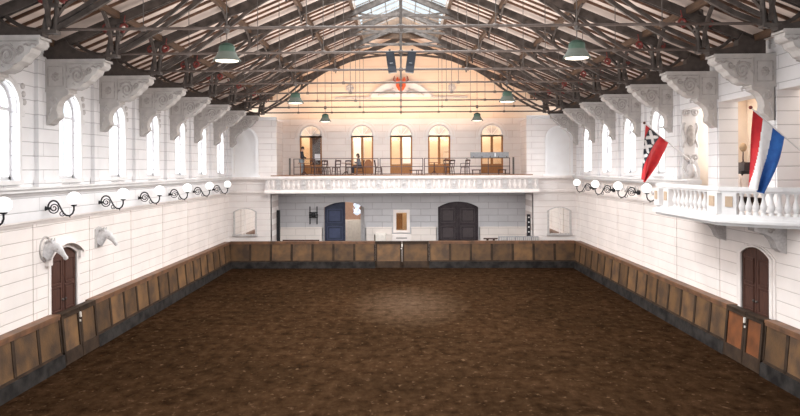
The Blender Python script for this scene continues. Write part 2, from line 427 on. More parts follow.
# far end wall ---------------------------------------------------------------
w = MB(); fn = mapF(YF)
for sg in (-1, 1):
    a, b_ = sorted((sg*8.03, sg*11.0)); c = sg*9.68
    # lower part carries a mirror, upper part a blind niche
    fbox(w, fn, a, b_, 0, 4.5, 0, .5)
    wall_holes(w, fn, a, b_, 4.5, 9.2, [(c, .69, 5.6, 7.72, .69)], .22)
    w.box(*sorted((sg*7.7, sg*8.03)), YF-.02, YB, 5.6, 9.0)
    w.box(*sorted((sg*8.0, sg*8.1)), YF, YB, 0, 5.4)
struct(w, 'wall_far', M['wall_far'], 'white coursed end wall piers either side of the gallery', 'wall')
for i, sg in enumerate((-1, 1)):
    t = MB(); c = sg*9.68
    arch_frame(t, mapF(YF), c, .69, 5.6, 7.72, .69, .16, -.06, .02)
    t.quad((c-.8, YF+.15, 5.5), (c+.8, YF+.15, 5.5), (c+.8, YF+.15, 8.5), (c-.8, YF+.15, 8.5))
    t.box(c-.95, c+.95, YF-.14, YF+.02, 5.5, 5.62)
    t.box(*sorted((sg*7.7, sg*10.9)), YF-.10, YF, 9.0, 9.2)
    struct(t, 'trim_%d' % (31+i), M['bright'], 'arched moulding round the blind niche on the %s end pier' % ('left' if sg < 0 else 'right'), 'moulding')
    t = MB(); a, b_ = sorted((sg*8.0, sg*10.75)); fn = mapF(YF)
    fbox(t, fn, a, b_, 4.5, 4.62, -.1, 0); fbox(t, fn, a, b_, 5.36, 5.5, -.25, 0); fbox(t, fn, a, b_, 5.28, 5.36, -.15, 0)
    struct(t, 'trim_%d' % (33+i), M['plaster_warm'], 'string courses continuing across the %s end pier' % ('left' if sg < 0 else 'right'), 'moulding')
UPX = (-5.87, -2.53, 0.0, 2.46, 5.87)
w = MB(); fn = mapF(YB)
wall_holes(w, fn, -8.1, 8.1, 5.4, 9.2, [(x, .72, 5.62, 8.1, .72) for x in UPX], .3)
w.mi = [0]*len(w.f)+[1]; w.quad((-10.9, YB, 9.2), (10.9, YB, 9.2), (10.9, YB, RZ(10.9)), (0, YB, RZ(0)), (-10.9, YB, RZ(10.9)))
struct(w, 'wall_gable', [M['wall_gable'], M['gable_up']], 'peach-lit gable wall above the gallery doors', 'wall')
w = MB()
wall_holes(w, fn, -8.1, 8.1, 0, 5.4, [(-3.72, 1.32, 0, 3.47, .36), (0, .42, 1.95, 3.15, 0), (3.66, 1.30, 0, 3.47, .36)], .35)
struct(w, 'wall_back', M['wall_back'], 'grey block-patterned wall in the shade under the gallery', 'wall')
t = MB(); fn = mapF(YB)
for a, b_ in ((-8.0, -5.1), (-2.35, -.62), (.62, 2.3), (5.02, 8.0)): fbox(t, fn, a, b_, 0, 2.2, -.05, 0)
struct(t, 'wall_back_lit_band', M['lit_band'], 'lower wall under the gallery with skylight painted in as cream', 'lit_band')  # added band: light below the gallery shadow, done in paint

# gallery ---------------------------------------------------------------------
t = MB(); t.box(-8.0, 8.0, 42.75, YB, 5.3, 5.6)
struct(t, 'floor_gallery', M['gallery_floor'], 'brown gallery floor behind the thin railing', 'floor')
t = MB(); t.box(-8.03, 8.03, 42.72, YB, 4.62, 4.7)
struct(t, 'ceiling_under_gallery', M['plaster'], 'plain white soffit under the gallery', 'ceiling')
g = thing('gallery_front', 'long white plaster gallery parapet with rows of moulded balusters in relief', 'balcony', (0, 42.7, 4.5), kind='structure')
p = MB(); p.box(-8.3, 8.3, 42.62, 42.86, 4.66, 5.4); p.build('front_panel', mat('parapet_ground', (.68, .63, .61), .75), g)
p = MB(); p.box(-8.35, 8.35, 42.48, 42.9, 5.4, 5.54); p.box(-8.35, 8.35, 42.54, 42.86, 5.33, 5.4); p.build('top_moulding', M['plaster_warm'], g)
p = MB(); p.box(-8.35, 8.35, 42.45, 42.9, 4.5, 4.6); p.box(-8.35, 8.35, 42.53, 42.9, 4.6, 4.7); p.build('bottom_moulding', M['plaster_warm'], g)
p = MB()
for i in range(54):
    x = -8.1+i*.3057
    if (i % 5) == 2: continue
    p.lathe([(.05, 0), (.06, .08), (.1, .17), (.055, .32), (.045, .42), (.08, .5), (.08, .54)], (x, 42.6, 4.76), 8)
p.build('baluster_relief', M['plaster_warm'], g, smooth=True)
p = MB()
for i in range(54):
    if (i % 5) == 2:
        x = -8.1+i*.3057
        p.box(x-.13, x+.13, 42.54, 42.64, 4.72, 5.32)
        p.lathe([(0, 0), (.09, 0), (.07, -.04), (.02, -.05)], (x, 42.54, 5.05), 10, 'y')
p.build('pedestal_relief', M['relief'], g)

# ------------------------------------------------------------------ roof
def slope_pt(sg, x, dz=0): return (sg*x, RZ(x)+dz)
c = MB()
SKY0, SKY1, SKX = Y0, 39.4, 2.15
for sg in (-1, 1):
    for (ya, yb, xa) in ((Y0, SKY1, SKX), (SKY1, YB+.1, 0)):
        c.quad((sg*xa, ya, RZ(xa)), (sg*11.6, ya, RZ(11.6)), (sg*11.6, yb, RZ(11.6)), (sg*xa, yb, RZ(xa)))
        c.quad((sg*xa, ya, RZ(xa)+.12), (sg*11.6, ya, RZ(11.6)+.12), (sg*11.6, yb, RZ(11.6)+.12), (sg*xa, yb, RZ(xa)+.12))
struct(c, 'ceiling', M['ceil'], 'pale boarded underside of the pitched roof between brown rafters', 'ceiling')
sk = thing('window_1', 'long glazed ridge skylight letting pale daylight in', 'skylight', (0, 24, 14), kind='structure')
p = MB()
for sg in (-1, 1):
    p.quad((0, SKY0, RZ(0)+.2), (sg*SKX, SKY0, RZ(SKX)+.2), (sg*SKX, SKY1, RZ(SKX)+.2), (0, SKY1, RZ(0)+.2))
p.build('glass', M['skyglass'], sk)
p = MB()
for i in range(25):
    y = 10+1.2*i
    for sg in (-1, 1): p.beam((0, y, RZ(0)+.17), (sg*SKX, y, RZ(SKX)+.17), .04, .06)
for x in (.75, 1.45):
    for sg in (-1, 1): p.beam((sg*x, SKY0, RZ(x)+.16), (sg*x, SKY1, RZ(x)+.16), .04, .05)
p.build('glazing_bars', M['iron_lt'], sk)
p = MB()
for sg in (-1, 1): p.box(*sorted((sg*(SKX-.06), sg*(SKX+.1))), SKY0, SKY1, RZ(SKX)-.22, RZ(SKX)+.2)
p.box(-SKX, SKX, SKY1, SKY1+.12, RZ(SKX)-.1, RZ(0)+.2)
p.build('curb', M['brown_beam'], sk)

for x, lab in ((10.35, 'lowest'), (8.4, 'second'), (6.06, 'middle'), (4.0, 'upper')):
    for sg, sd, _ in SIDES:
        p = MB()
        zt = RZ(x)-.1; p.box(sg*x-.07, sg*x+.07, Y0, YB-.02, zt-.2, zt)
        tag(p.build('roof_purlin', M['brown_beam']), '%s long brown purlin under the %s roof slope' % (lab, sd), 'roof beam', 'long brown purlins')
p = MB(); p.box(-.07, .07, Y0, YB-.02, RZ(0)-.28, RZ(0)-.03)
tag(p.build('ridge_beam', M['iron']), 'dark ridge beam along the crown of the roof', 'roof beam')

# common rafters
rp = {}
for sg, sd, _ in SIDES:
    p = MB(); p.beam((0, 0, 0), (sg*(10.9-SKX), 0, RZ(10.9)-RZ(SKX)), .06, .09)
    first = None
    for k in range(-1, 8):
        for j in range(1, 6):
            y = YT(k)+BAY*j/6
            if y > YB-.1: continue
            if first is None:
                first = p.build('roof_rafter', M['rafter'])
                tag(first, 'thin brown common rafter running up the %s roof slope' % sd, 'rafter', 'common rafters on the %s slope' % sd); o = first
            else:
                o = first.copy(); C.objects.link(o)
            o.location = (sg*SKX, y, RZ(SKX)-.04)

# trusses
def arc(p, q, bulge, n=8):
    p, q = Vector(p), Vector(q); m_ = (p+q)/2+Vector(bulge)
    return [p*(1-t)*(1-t)+m_*2*t*(1-t)+q*t*t for t in [i/n for i in range(n+1)]]
M['loggia'] = mat('loggia_wall', (.86, .74, .62), .8, col2=(.80, .67, .55), scale=1.5)
tr = thing('roof_truss', '', 'roof truss', (0, YT(0), 9.3), 'iron roof trusses')
y = YT(0)
for sg in (-1, 1):
    X = lambda x: sg*(x+(.26 if sg > 0 and 8.35 < x < 9.6 else 0))
    p = MB()
    for o_ in (-.06, .06): p.beam((X(.0), y+o_, RZ(0)-.32), (X(10.6), y+o_, RZ(10.6)-.30), .05, .26)
    p.beam((X(.0), y, RZ(0)-.2), (X(10.6), y, RZ(10.6)-.19), .22, .05)
    p.build('rafter', M['iron'], tr)
    p = MB()
    pts = [(8.6, 9.36), (8.0, 9.7), (7.2, 10.15), (6.16, 10.88), (5.2, 11.62), (4.32, 12.15), (3.4, 12.52), (2.48, 12.76), (1.2, 12.92), (0, 12.97)]
    p.ribbon([(X(a), y, b_) for a, b_ in pts], .11, .12)
    p.build('arch_rib', M['iron'], tr)
    p = MB()
    for (a, b_) in ((8.46, 8.42), (8.76, 8.52)):
        p.tube([(X(a), y, 9.36), (X((a+b_)/2), y, 10), (X(b_), y, 10.62)], [.075, .06, .075], 8)
    p.box(*sorted((X(8.4), X(8.84))), y-.12, y+.12, 9.33, 9.42)
    p.box(*sorted((X(8.36), X(8.74))), y-.1, y+.1, 10.0, 10.07)
    p.build('post', M['iron_lt'], tr)
    for dy in (-1, 1):
        p = MB()
        p.ribbon(arc((X(8.6), y+dy*.05, 9.5), (X(8.4), y+dy*1.25, 10.55), (0, -dy*.3, .22)), .09, .09, side=(1, 0, 0)); p.build('purlin_brace', M['iron'], tr)
    p = MB(); p.ribbon(arc((X(8.72), y, 9.45), (X(9.7), y, RZ(9.7)-.45), (.0*sg, 0, -.25)), .09, .09); p.build('brace', M['iron'], tr)
    p = MB(); p.ribbon(arc((X(8.5), y, 9.6), (X(6.1), y, RZ(6.1)-.45), (0, 0, -.28)), .09, .1)
    p.build('brace', M['iron'], tr)
    for (a, b_) in (((6.16, 10.9), (6.06, RZ(6.06)-.4)), ((5.2, 11.62), (6.06, RZ(6.06)-.4)), ((4.3, 12.2), (4.0, RZ(4.0)-.3)), ((2.48, 12.76), (2.15, RZ(2.15)-.3)), ((1.3, 12.92), (2.15, RZ(2.15)-.3)), ((3.4, 12.52), (4.0, RZ(4)-.3))):
        p = MB(); p.beam((X(a[0]), y, a[1]), (X(b_[0]), y, b_[1]), .07, .08, up=(0, 1, 0)); p.build('web_strut', M['iron'], tr)
    for x in (6.06, 4.0):
        for dy in (-1, 1):
            p = MB(); p.ribbon(arc((X(x), y, RZ(x)-.75), (X(x), y+dy*1.0, RZ(x)-.3), (0, -dy*.2, .15)), .06, .07, side=(1, 0, 0)); p.build('purlin_brace', M['iron'], tr)
    for x, z in ((4.25, 12.18), (6.3, 10.8), (2.3, 12.8)): p = MB(); p.tube([(X(x), y, z), (X(x), y, 9.44)], .012, 5); p.build('hanger_rod', M['iron_lt'], tr)
    p = MB()
    p.prism([(X(10.6), 9.26), (X(8.72), 9.26), (X(8.72), 9.35), (X(9.1), 9.43), (X(9.55), 9.52), (X(9.82), 9.68), (X(9.95), 9.88), (X(9.97), RZ(9.97)-.3), (X(10.6), RZ(10.6)-.2)], lambda u, v, d: (u, d, v), y-.16, y+.16)
    p.build('wall_bracket', M['darkiron'], tr)
    for o_ in (-.2, .32):
        p = MB()
        p.tube(spiral((8.42+o_, 10.22), .13, .05, 1.2, -PI/2, lambda u, v, d: (X(u), d, v), y-.06, 22), .04, 6)
        p.tube([(X(8.42+o_), y-.06, 10.38), (X(8.42+o_*1.2), y-.06, 10.58)], .035, 6); p.build('scroll_ornament', M['redpaint'], tr)
p = MB(); p.tube([(-8.6, y, 9.44), (8.86, y, 9.44)], .036, 8)
for x in (-6.3, -4.25, -2.3, 0, 2.3, 4.25, 6.3): p.lathe([(.045, -.07), (.06, -.05), (.06, .05), (.045, .07)], (x, y, 9.44), 8, 'x')
p.build('tie_rod', M['rodiron'], tr, smooth=True)
p = MB(); p.tube([(0, y, 14.0), (0, y, 13.0), (0, y, 9.30)], [.07, .06, .03], 8); p.lathe([(.1, -.12), (.13, 0), (.1, .12)], (0, y, 12.97), 10)
p.build('king_post', M['iron_lt'], tr)
p = MB()
for dy in (-1, 1): p.ribbon(arc((0, y, 12.8), (0, y+dy*1.3, RZ(0)-.3), (0, -dy*.25, .25)), .07, .08, side=(1, 0, 0))
for sg in (-1, 1): p.ribbon(arc((0, y, 12.9), (sg*2.1, y, RZ(2.1)-.35), (0, 0, -.1)), .07, .08)
p.build('crown_brace', M['iron_lt'], tr)
tl = 'dark iron roof truss with tie rod, %s'
tr['label'] = tl % 'nearest to the camera'
trn = ['', 'the one the loudspeakers hang from', 'third from the camera', 'carrying the middle pair of lamps',
       'just beyond the middle pair of lamps', 'third from the gallery', 'carrying the small far lamps', 'closest to the gallery']
for k in range(1, 8): dup(tr, (0, YT(k), 9.3), 0, tl % trn[k])

# consoles under the trusses
co = thing('wall_console', '', 'console', (-XP, YT(0), 9.3), 'carved plaster consoles')
fnc = lambda a, z, d: (-XP+(a*.86 if a > 0 else a), YT(0)+d, z-.05)
p = MB()
p.prism([(-.1, 9.24), (2.0, 9.24), (2.02, 9.12), (1.93, 9.04), (1.80, 9.02), (1.74, 8.9), (1.6, 8.82), (1.5, 8.7), (1.32, 8.63), (1.2, 8.52), (1.0, 8.45), (.85, 8.46), (.74, 8.40), (-.1, 8.40)], fnc, -.25, .25)
p.prism([(-.1, 9.24), (2.08, 9.24), (2.06, 9.3), (-.1, 9.3)], fnc, -.27, .27)
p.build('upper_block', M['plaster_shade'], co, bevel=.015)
p = MB()
p.prism([(-.1, 8.36), (.76, 8.36), (.74, 8.28), (.58, 8.22), (.44, 8.1), (.36, 7.95), (.34, 7.8), (.38, 7.7), (.36, 7.6), (.24, 7.52), (.14, 7.42), (-.1, 7.36)], fnc, -.2, .2)
p.prism([(-.1, 8.36), (.8, 8.36), (.8, 8.41), (-.1, 8.41)], fnc, -.28, .28)
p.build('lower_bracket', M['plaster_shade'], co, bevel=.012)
p = MB()
for d, q in ((-.26, -1), (.26, 1)):
    p.tube(spiral((1.12, 8.83), .27, .03, 2.1, PI*.9, fnc, d, 44, -1), .028, 6)
    p.tube(spiral((1.5, 8.98), .11, .02, 1.5, PI, fnc, d, 24), .022, 6)
    p.tube([fnc(1.6+.06*i, 9.08+.03*math.sin(i*1.8), d) for i in range(7)], .024, 6)
    p.tube([fnc(.8+.1*i, 9.17, d) for i in range(13)], .014, 5)
    for k in range(6):
        a = k*PI/3; p.tube([fnc(1.12+.3*math.cos(a), 8.83+.25*math.sin(a), d), fnc(1.12+.38*math.cos(a+.3), 8.83+.3*math.sin(a+.3), d)], [.03, .012], 5)
p.build('scroll_relief', M['relief_dark'], co, smooth=True)
p = MB()
for d in (-.26, .26):
    p = MB()
    for k in range(8):
        a = k*PI/4; p.ball(fnc(.36+.09*math.cos(a), 8.8+.09*math.sin(a), d), (.05, .02, .05), 8, 5)
    p.ball(fnc(.36, 8.8, d), (.05, .035, .05), 8, 5)
    lo = [(.1, 8.52), (.62, 8.52), (.62, 9.1), (.1, 9.1), (.1, 8.52)]
    for a, b_ in zip(lo, lo[1:]): p.beam(fnc(*a, d), fnc(*b_, d), .02, .025, up=(0, 1, 0))
    p.beam(fnc(.74, 8.42, d), fnc(.74, 9.2, d), .02, .03, up=(0, 1, 0))
    p.build('rosette', M['relief_dark'], co)
p = MB()
for d in (-.21, .21):
    p = MB(); p.tube(spiral((.28, 8.12), .16, .03, 1.4, PI*.5, fnc, d, 24), .022, 6)
    p.tube([fnc(.08+.02*i, 7.55+.07*i, d) for i in range(6)], .025, 6)
    p.build('bracket_scroll', M['relief'], co, smooth=True)
p = MB(); p.tube([fnc(.74, 8.44, -.3), fnc(.84, 8.36, -.3), fnc(.8, 8.28, -.3)], .03, 6)
p.build('acanthus_leaf', M['relief'], co, smooth=True)
cl = 'carved grey-white console, %s on the %s wall'
co['label'] = cl % ('nearest the camera', 'left')
for sg, sd, _ in SIDES:
    for k in range(8):
        if sg < 0 and k == 0: continue
        pos = ['nearest the camera', 'second from the near end', 'third from the near end', 'fourth from the near end', 'fourth from the gallery', 'third from the gallery', 'second from the gallery', 'nearest the gallery'][k]
        dup(co, (-XP if sg < 0 else 10.84, YT(k), 9.3), 0 if sg < 0 else PI, cl % (pos, sd))

# ------------------------------------------------------------------ side windows
def side_window(sg, k, name, lab):
    mp = mapL(XUS[-1]) if sg < 0 else mapR(XUS[1]); c = YW(k)
    w = thing(name, lab, 'window', (sg*XU, c, 5.7), kind='structure')
    p = MB(); arch_fill(p, mp, c, .66, 5.76, 7.72, .66, .22, .232); p.build('glass', M['glass'], w)
    p = MB(); arch_frame(p, mp, c, .60, 5.74, 7.72, .60, .1, .17, .26)
    fbox(p, mp, c-.7, c+.7, 5.72, 5.82, .17, .26); fbox(p, mp, c-.62, c+.62, 7.62, 7.72, .17, .26)
    fbox(p, mp, c-.03, c+.03, 5.8, 8.3, .18, .25)
    p.build('window_frame', M['winframe'], w)
    p = MB(); arch_frame(p, mp, c, .72, 5.72, 7.72, .72, .12, -.08, .02); arch_frame(p, mp, c, .90, 7.6, 7.72, .90, .07, -.05, .02)
    for a in (-1, 1): fbox(p, mp, c+a*.9-.12, c+a*.9+.12, 7.5, 7.66, -.07, .02)
    fbox(p, mp, c-.12, c+.12, 8.4, 8.75, -.12, .02)
    p.build('surround', M['plaster'], w)
    p = MB(); fbox(p, mp, c-.85, c+.85, 5.6, 5.72, -.12, .25); p.build('sill', M['plaster'], w)
    for a in (-1, 1):
        p = MB()
        for i in range(3):
            p.ball(mp(c+a*(1.0+.04*i), 8.35-.22*i, -.02), (.04, .1, .09), 8, 5)
        p.build('leaf_ornament', M['relief'], w, smooth=True)
for k in range(-1, 7):
    side_window(-1, k, 'window_%d' % (k+3), 'tall arched window on the left wall, %s' % ('just outside the near console' if k < 0 else ORD[k]+' from the camera'))
for k in range(3, 7):
    side_window(1, k, 'window_%d' % (k+8), 'tall arched window on the right wall, %s' % ['beside the black and red flag', 'second after the flag', 'third after the flag', 'nearest the gallery'][k-3])

# side doors -------------------------------------------------------------------
def side_door(sg, c, hw, name, lab):
    mp = mapL(XL) if sg < 0 else mapR(XL)
    d = thing(name, lab, 'door', (sg*XL, c, 0), kind='structure')
    for s in (-1, 1):
        p = MB(); a, b_ = sorted((c+s*.012, c+s*hw))
        top = arch_pts(c, hw, 3.28, .26, 14); seg = [q for q in top if (q[0]-c)*s >= -.001]
        if s > 0: poly = [(a, 0)]+[(a, 3.54)]+[q for q in seg if q[0] > a+.01]+[(b_, 0)]
        else: poly = [(a, 0)]+[q for q in seg if q[0] < b_-.01]+[(b_, 3.54), (b_, 0)]
        p.prism(poly, mp, .02, .08)
        leaf = p.build('door_leaf', M['doorbrown'], d)
        p = MB()
        for z0, z1 in ((.3, 1.35), (1.6, 2.3), (2.45, 3.15)):
            arch_frame(p, mp, (a+b_)/2, (b_-a)/2-.17, z0, z1, 0, .05, -.01, .03); fbox(p, mp, a+.14, b_-.14, z0-.05, z0, -.01, .03)
            fbox(p, mp, a+.2, b_-.2, z0+.06, z1-.04, 0, .03)
        p.build('door_panel', M['doorbrown'], leaf)
        p = MB(); p.ball(mp(c+s*.1, 1.9, -.03), .045, 8, 6); p.build('door_knob', M['iron_lt'], leaf)
    p = MB(); arch_frame(p, mp, c, hw, 0, 3.28, .26, .16, -.055, .06)
    if sg < 0: arch_frame(p, mp, c, hw+.18, 3.28, 3.33, .34, .1, -.2, .02)
    else: arch_frame(p, mp, c, hw+.16, 0, 3.3, .3, .14, -.03, .06)
    for a in ((-1, 1) if sg < 0 else ()): fbox(p, mp, c+a*(hw+.2)-.13, c+a*(hw+.2)+.13, 3.1, 3.34, -.14, .02)
    p.build('door_surround', M['plaster_warm'], d)
side_door(-1, 22.02, .86, 'door_1', 'brown panelled double door with white hood in the left wall')
side_door(1, 21.5, .86, 'door_2', 'brown arched double door in the right wall under the balcony')

# ------------------------------------------------------------------ kickboards
def kick(P0, P1, nrm, label, seed):
    """P0->P1 the top line, nrm pointing into the arena"""
    P0, P1, nrm = Vector(P0), Vector(P1), Vector(nrm); L = (P1-P0).length; t = (P1-P0)/L
    k = thing('kickboard', label, 'kickboard', tuple((P0+P1)/2), 'wooden kickboard round the arena')
    fn = lambda u, v, d: P0+t*u-nrm*d+nrm*(.14*(1-v/1.6))+Vector((0, 0, v))
    n = max(1, round(L/1.233)); s = L/n
    for i in range(n):
        p = MB(); fbox(p, fn, i*s+.06, (i+1)*s-.06, .42, 1.44, .02, .06)
        p.build('panel', M['kick'], k)
    p = MB()
    for i in range(n+1):
        a = max(0, i*s-.07); b_ = min(L, i*s+.07); fbox(p, fn, a, b_, .4, 1.46, 0, .07)
    fbox(p, fn, 0, L, .34, .46, 0, .07)
    p.build('stiles', M['kick_dk'], k)
    p = MB(); fbox(p, fn, 0, L, 1.44, 1.52, -.005, .08); fbox(p, fn, 0, L, 1.52, 1.6, -.03, .3); p.build('top_rail', M['kick_top'], k)
    p = MB(); fbox(p, fn, 0, L, 0, .38, -.05, .05); p.build('base_board', M['kick_base'], k)
def gate(P0, P1, split, nrm, label, wood):
    P0, P1, nrm = Vector(P0), Vector(P1), Vector(nrm); L = (P1-P0).length; t = (P1-P0)/L
    g = thing('kickboard_gate', label, 'gate', tuple((P0+P1)/2), 'gates in the kickboard')
    fn = lambda u, v, d: P0+t*u-nrm*d+nrm*(.14*(1-v/1.6))+Vector((0, 0, v))
    for a, b_ in ((.01, split-.01), (split+.01, L-.01)):
        p = MB(); arch_frame(p, fn, (a+b_)/2, (b_-a)/2-.12, .1, 1.44, 0, .12, -.05, .05); fbox(p, fn, a, b_, .03, .42, -.05, .04)
        fbox(p, fn, a, b_, 1.52, 1.6, -.05, .18)
        lf = p.build('gate_leaf', M['kick_dk'], g)
        p = MB(); fbox(p, fn, a+.1, b_-.1, .4, 1.46, -.01, .03); p.build('gate_panel', wood, lf)
    p = MB(); fbox(p, fn, split-.035, split+.035, 1.28, 1.44, -.09, -.05); fbox(p, fn, split-.07, split-.02, 1.14, 1.2, -.08, -.05)
    p.build('latch', M['cab'], g)
XK, YK = 10.42, 42.22
kick((-XK, 12, 0), (-XK, 21.1, 0), (1, 0, 0), 'dark wooden kickboard on the left, near side of the gate', 1)
kick((-XK, 23.5, 0), (-XK, YK, 0), (1, 0, 0), 'dark wooden kickboard on the left, from the gate to the far corner', 2)
kick((-XK, YK, 0), (-1.6, YK, 0), (0, -1, 0), 'brown panelled kickboard across the far end, left of the middle gate', 3)
kick((1.65, YK, 0), (XK, YK, 0), (0, -1, 0), 'brown panelled kickboard across the far end, right of the middle gate', 4)
kick((XK, 22.6, 0), (XK, YK, 0), (-1, 0, 0), 'brown panelled kickboard on the right, from the gate to the far corner', 5)
kick((XK, 12, 0), (XK, 20.3, 0), (-1, 0, 0), 'brown panelled kickboard on the right, near side of the gate', 6)
gate((-XK, 21.1, 0), (-XK, 23.5, 0), 1.2, (1, 0, 0), 'wooden gate in the left kickboard before the brown door', M['kick'])
gate((-1.6, YK, 0), (1.65, YK, 0), 1.62, (0, -1, 0), 'wide double gate in the middle of the far kickboard', M['kick'])
gate((XK, 20.3, 0), (XK, 22.6, 0), 1.05, (-1, 0, 0), 'orange-brown gate in the right kickboard under the balcony', M['kick_or'])

# ------------------------------------------------------------------ globe wall lamps
wl = thing('globe_wall_lamp', '', 'wall lamp', (-XL, YT(0)-.03, 4.85), 'globe lamps on scrolled brackets')
y = YT(0)-.03
fnl = lambda a, z, d=0: (-XL+a, y+d, z)
p = MB(); p.lathe([(.03, .04), (.11, .06), (.12, .1), (.06, .14), (.04, .2), (.04, .26)], fnl(0, 4.85), 12, 'x')
p.lathe([(.02, 0), (.09, .07), (.1, .15), (.03, .2)], fnl(.02, 4.75), 8); p.build('wall_plate', M['black'], wl, smooth=True)
pts = []
for i in range(13):
    a = PI-PI*1.0*i/12*.86; pts.append(fnl(.37+.17*math.cos(a), 4.88+.2*math.sin(a)))
pts += [fnl(.60, 4.82), fnl(.67, 4.70), fnl(.75, 4.64), fnl(.85, 4.63), fnl(.94, 4.70), fnl(.98, 4.80), fnl(.98, 4.94)]
p = MB(); p.tube(pts, .026, 8); p.build('arm', M['black'], wl, smooth=True)
p = MB(); p.tube(spiral((.38, 4.86), .17, .03, 1.9, PI, fnl, 0, 40, 1), .018, 6)
p.build('scroll', M['black'], wl, smooth=True)
p = MB(); p.tube(spiral((.62, 4.70), .09, .02, 1.3, 0, fnl, 0, 20, -1), .014, 6); p.build('small_scroll', M['black'], wl, smooth=True)
p = MB(); p.tube([fnl(.85, 4.63), fnl(.86, 4.56)], [.022, .006], 6)
p.build('drop_finial', M['black'], wl, smooth=True)
p = MB(); p.lathe([(.03, -.02), (.08, 0), (.09, .03), (.04, .05)], fnl(.98, 4.93), 12); p.build('socket', M['black'], wl, smooth=True)
p = MB(); p.ball(fnl(.98, 5.15), .195, 24, 16); p.build('globe', M['globe'], wl, smooth=True)
ll = 'white globe lamp on black bracket, %s on the %s wall'
wl['label'] = ll % ('nearest the camera', 'left')
for k in range(1, 7): dup(wl, (-XL, YT(k)-.03, 4.85), 0, ll % (ORD[k]+' from the camera' if k < 6 else 'nearest the gallery', 'left'))
for k in range(3, 7): dup(wl, (XL, YT(k)-.03, 4.85), PI, ll % (['beside the balcony', 'second from the balcony', 'third from the balcony', 'nearest the gallery'][k-3], 'right'))

# pendant lamps ------------------------------------------------------------------
pl = thing('pendant_lamp', '', 'pendant lamp', (-4.25, YT(0), 9.4), 'green bell pendant lamps')
cx, cy = -4.25, YT(0)
p = MB(); p.tube([(cx, cy, 9.38), (cx, cy, 9.04)], .014, 6); p.lathe([(.05, -.06), (.08, 0), (.05, .06)], (cx, cy, 9.38), 8); p.build('stem', M['iron_lt'], pl)
p = MB(); p.lathe([(.05, 9.08), (.12, 9.06), (.19, 9.0), (.2, 8.86), (.215, 8.84)], (cx, cy, 0), 24); p.build('housing', M['green'], pl, smooth=True)
p = MB(); n_ = 24
prof = [(.215, 8.85), (.25, 8.78), (.33, 8.66), (.34, 8.63)]
for i, (r, h) in enumerate(prof):
    for k in range(n_): p.v.append((cx+r*math.cos(2*PI*k/n_), cy+r*math.sin(2*PI*k/n_), h))
for i in range(3):
    for k in range(n_): p.f.append((i*n_+k, i*n_+(k+1) % n_, (i+1)*n_+(k+1) % n_, (i+1)*n_+k))
p.build('shade', M['lampgrey'], pl, smooth=True)
p = MB(); p.lathe([(.28, 8.66), (.28, 8.635), (.2, 8.62), (.05, 8.61)], (cx, cy, 0), 24); p.build('diffuser', M['lampglow'], pl, smooth=True)
pn = 'green bell pendant lamp on the %s, %s side'
pl['label'] = pn % ('nearest tie rod', 'left')
for k, nm in ((0, 'nearest tie rod'), (3, 'middle tie rod of the hall'), (6, 'tie rod just before the gallery')):
    for sg, sd, _ in SIDES:
        if (k, sg) == (0, -1): continue
        dup(pl, (sg*4.25, YT(k), 9.4), 0, pn % (nm, sd))

# loudspeakers ------------------------------------------------------------------
for i, (x, tilt, lab) in enumerate(((-.33, -.13, 'left'), (.33, .13, 'right'))):
    s = thing('hanging_loudspeaker', 'black column loudspeaker hanging %s of the centre rod' % lab, 'loudspeaker', (x, 20.7, 9.45), 'pair of hanging loudspeakers')
    p = MB(); p.box(x-.125, x+.125, 20.48, 20.72, 8.80, 9.42); o = p.build('cabinet', M['black'], s, bevel=.015)
    p = MB(); p.box(x-.11, x+.11, 20.465, 20.48, 8.83, 9.39); q = p.build('grille', mat('grille', (.02, .022, .03), .7, scale=60, bump=.5, bscale=200), s)
    p = MB(); p.box(x-.04, x+.04, 20.455, 20.466, 9.06, 9.075); p.build('badge', M['grey'], s)
    p = MB(); p.box(x-.03, x+.03, 20.58, 20.62, 9.42, 9.5); p.tube([(x, 20.6, 9.47), (x, 20.73, 9.47)], .03, 6); p.build('mount', M['iron_lt'], s)
    s.rotation_euler = (0, tilt, 0)

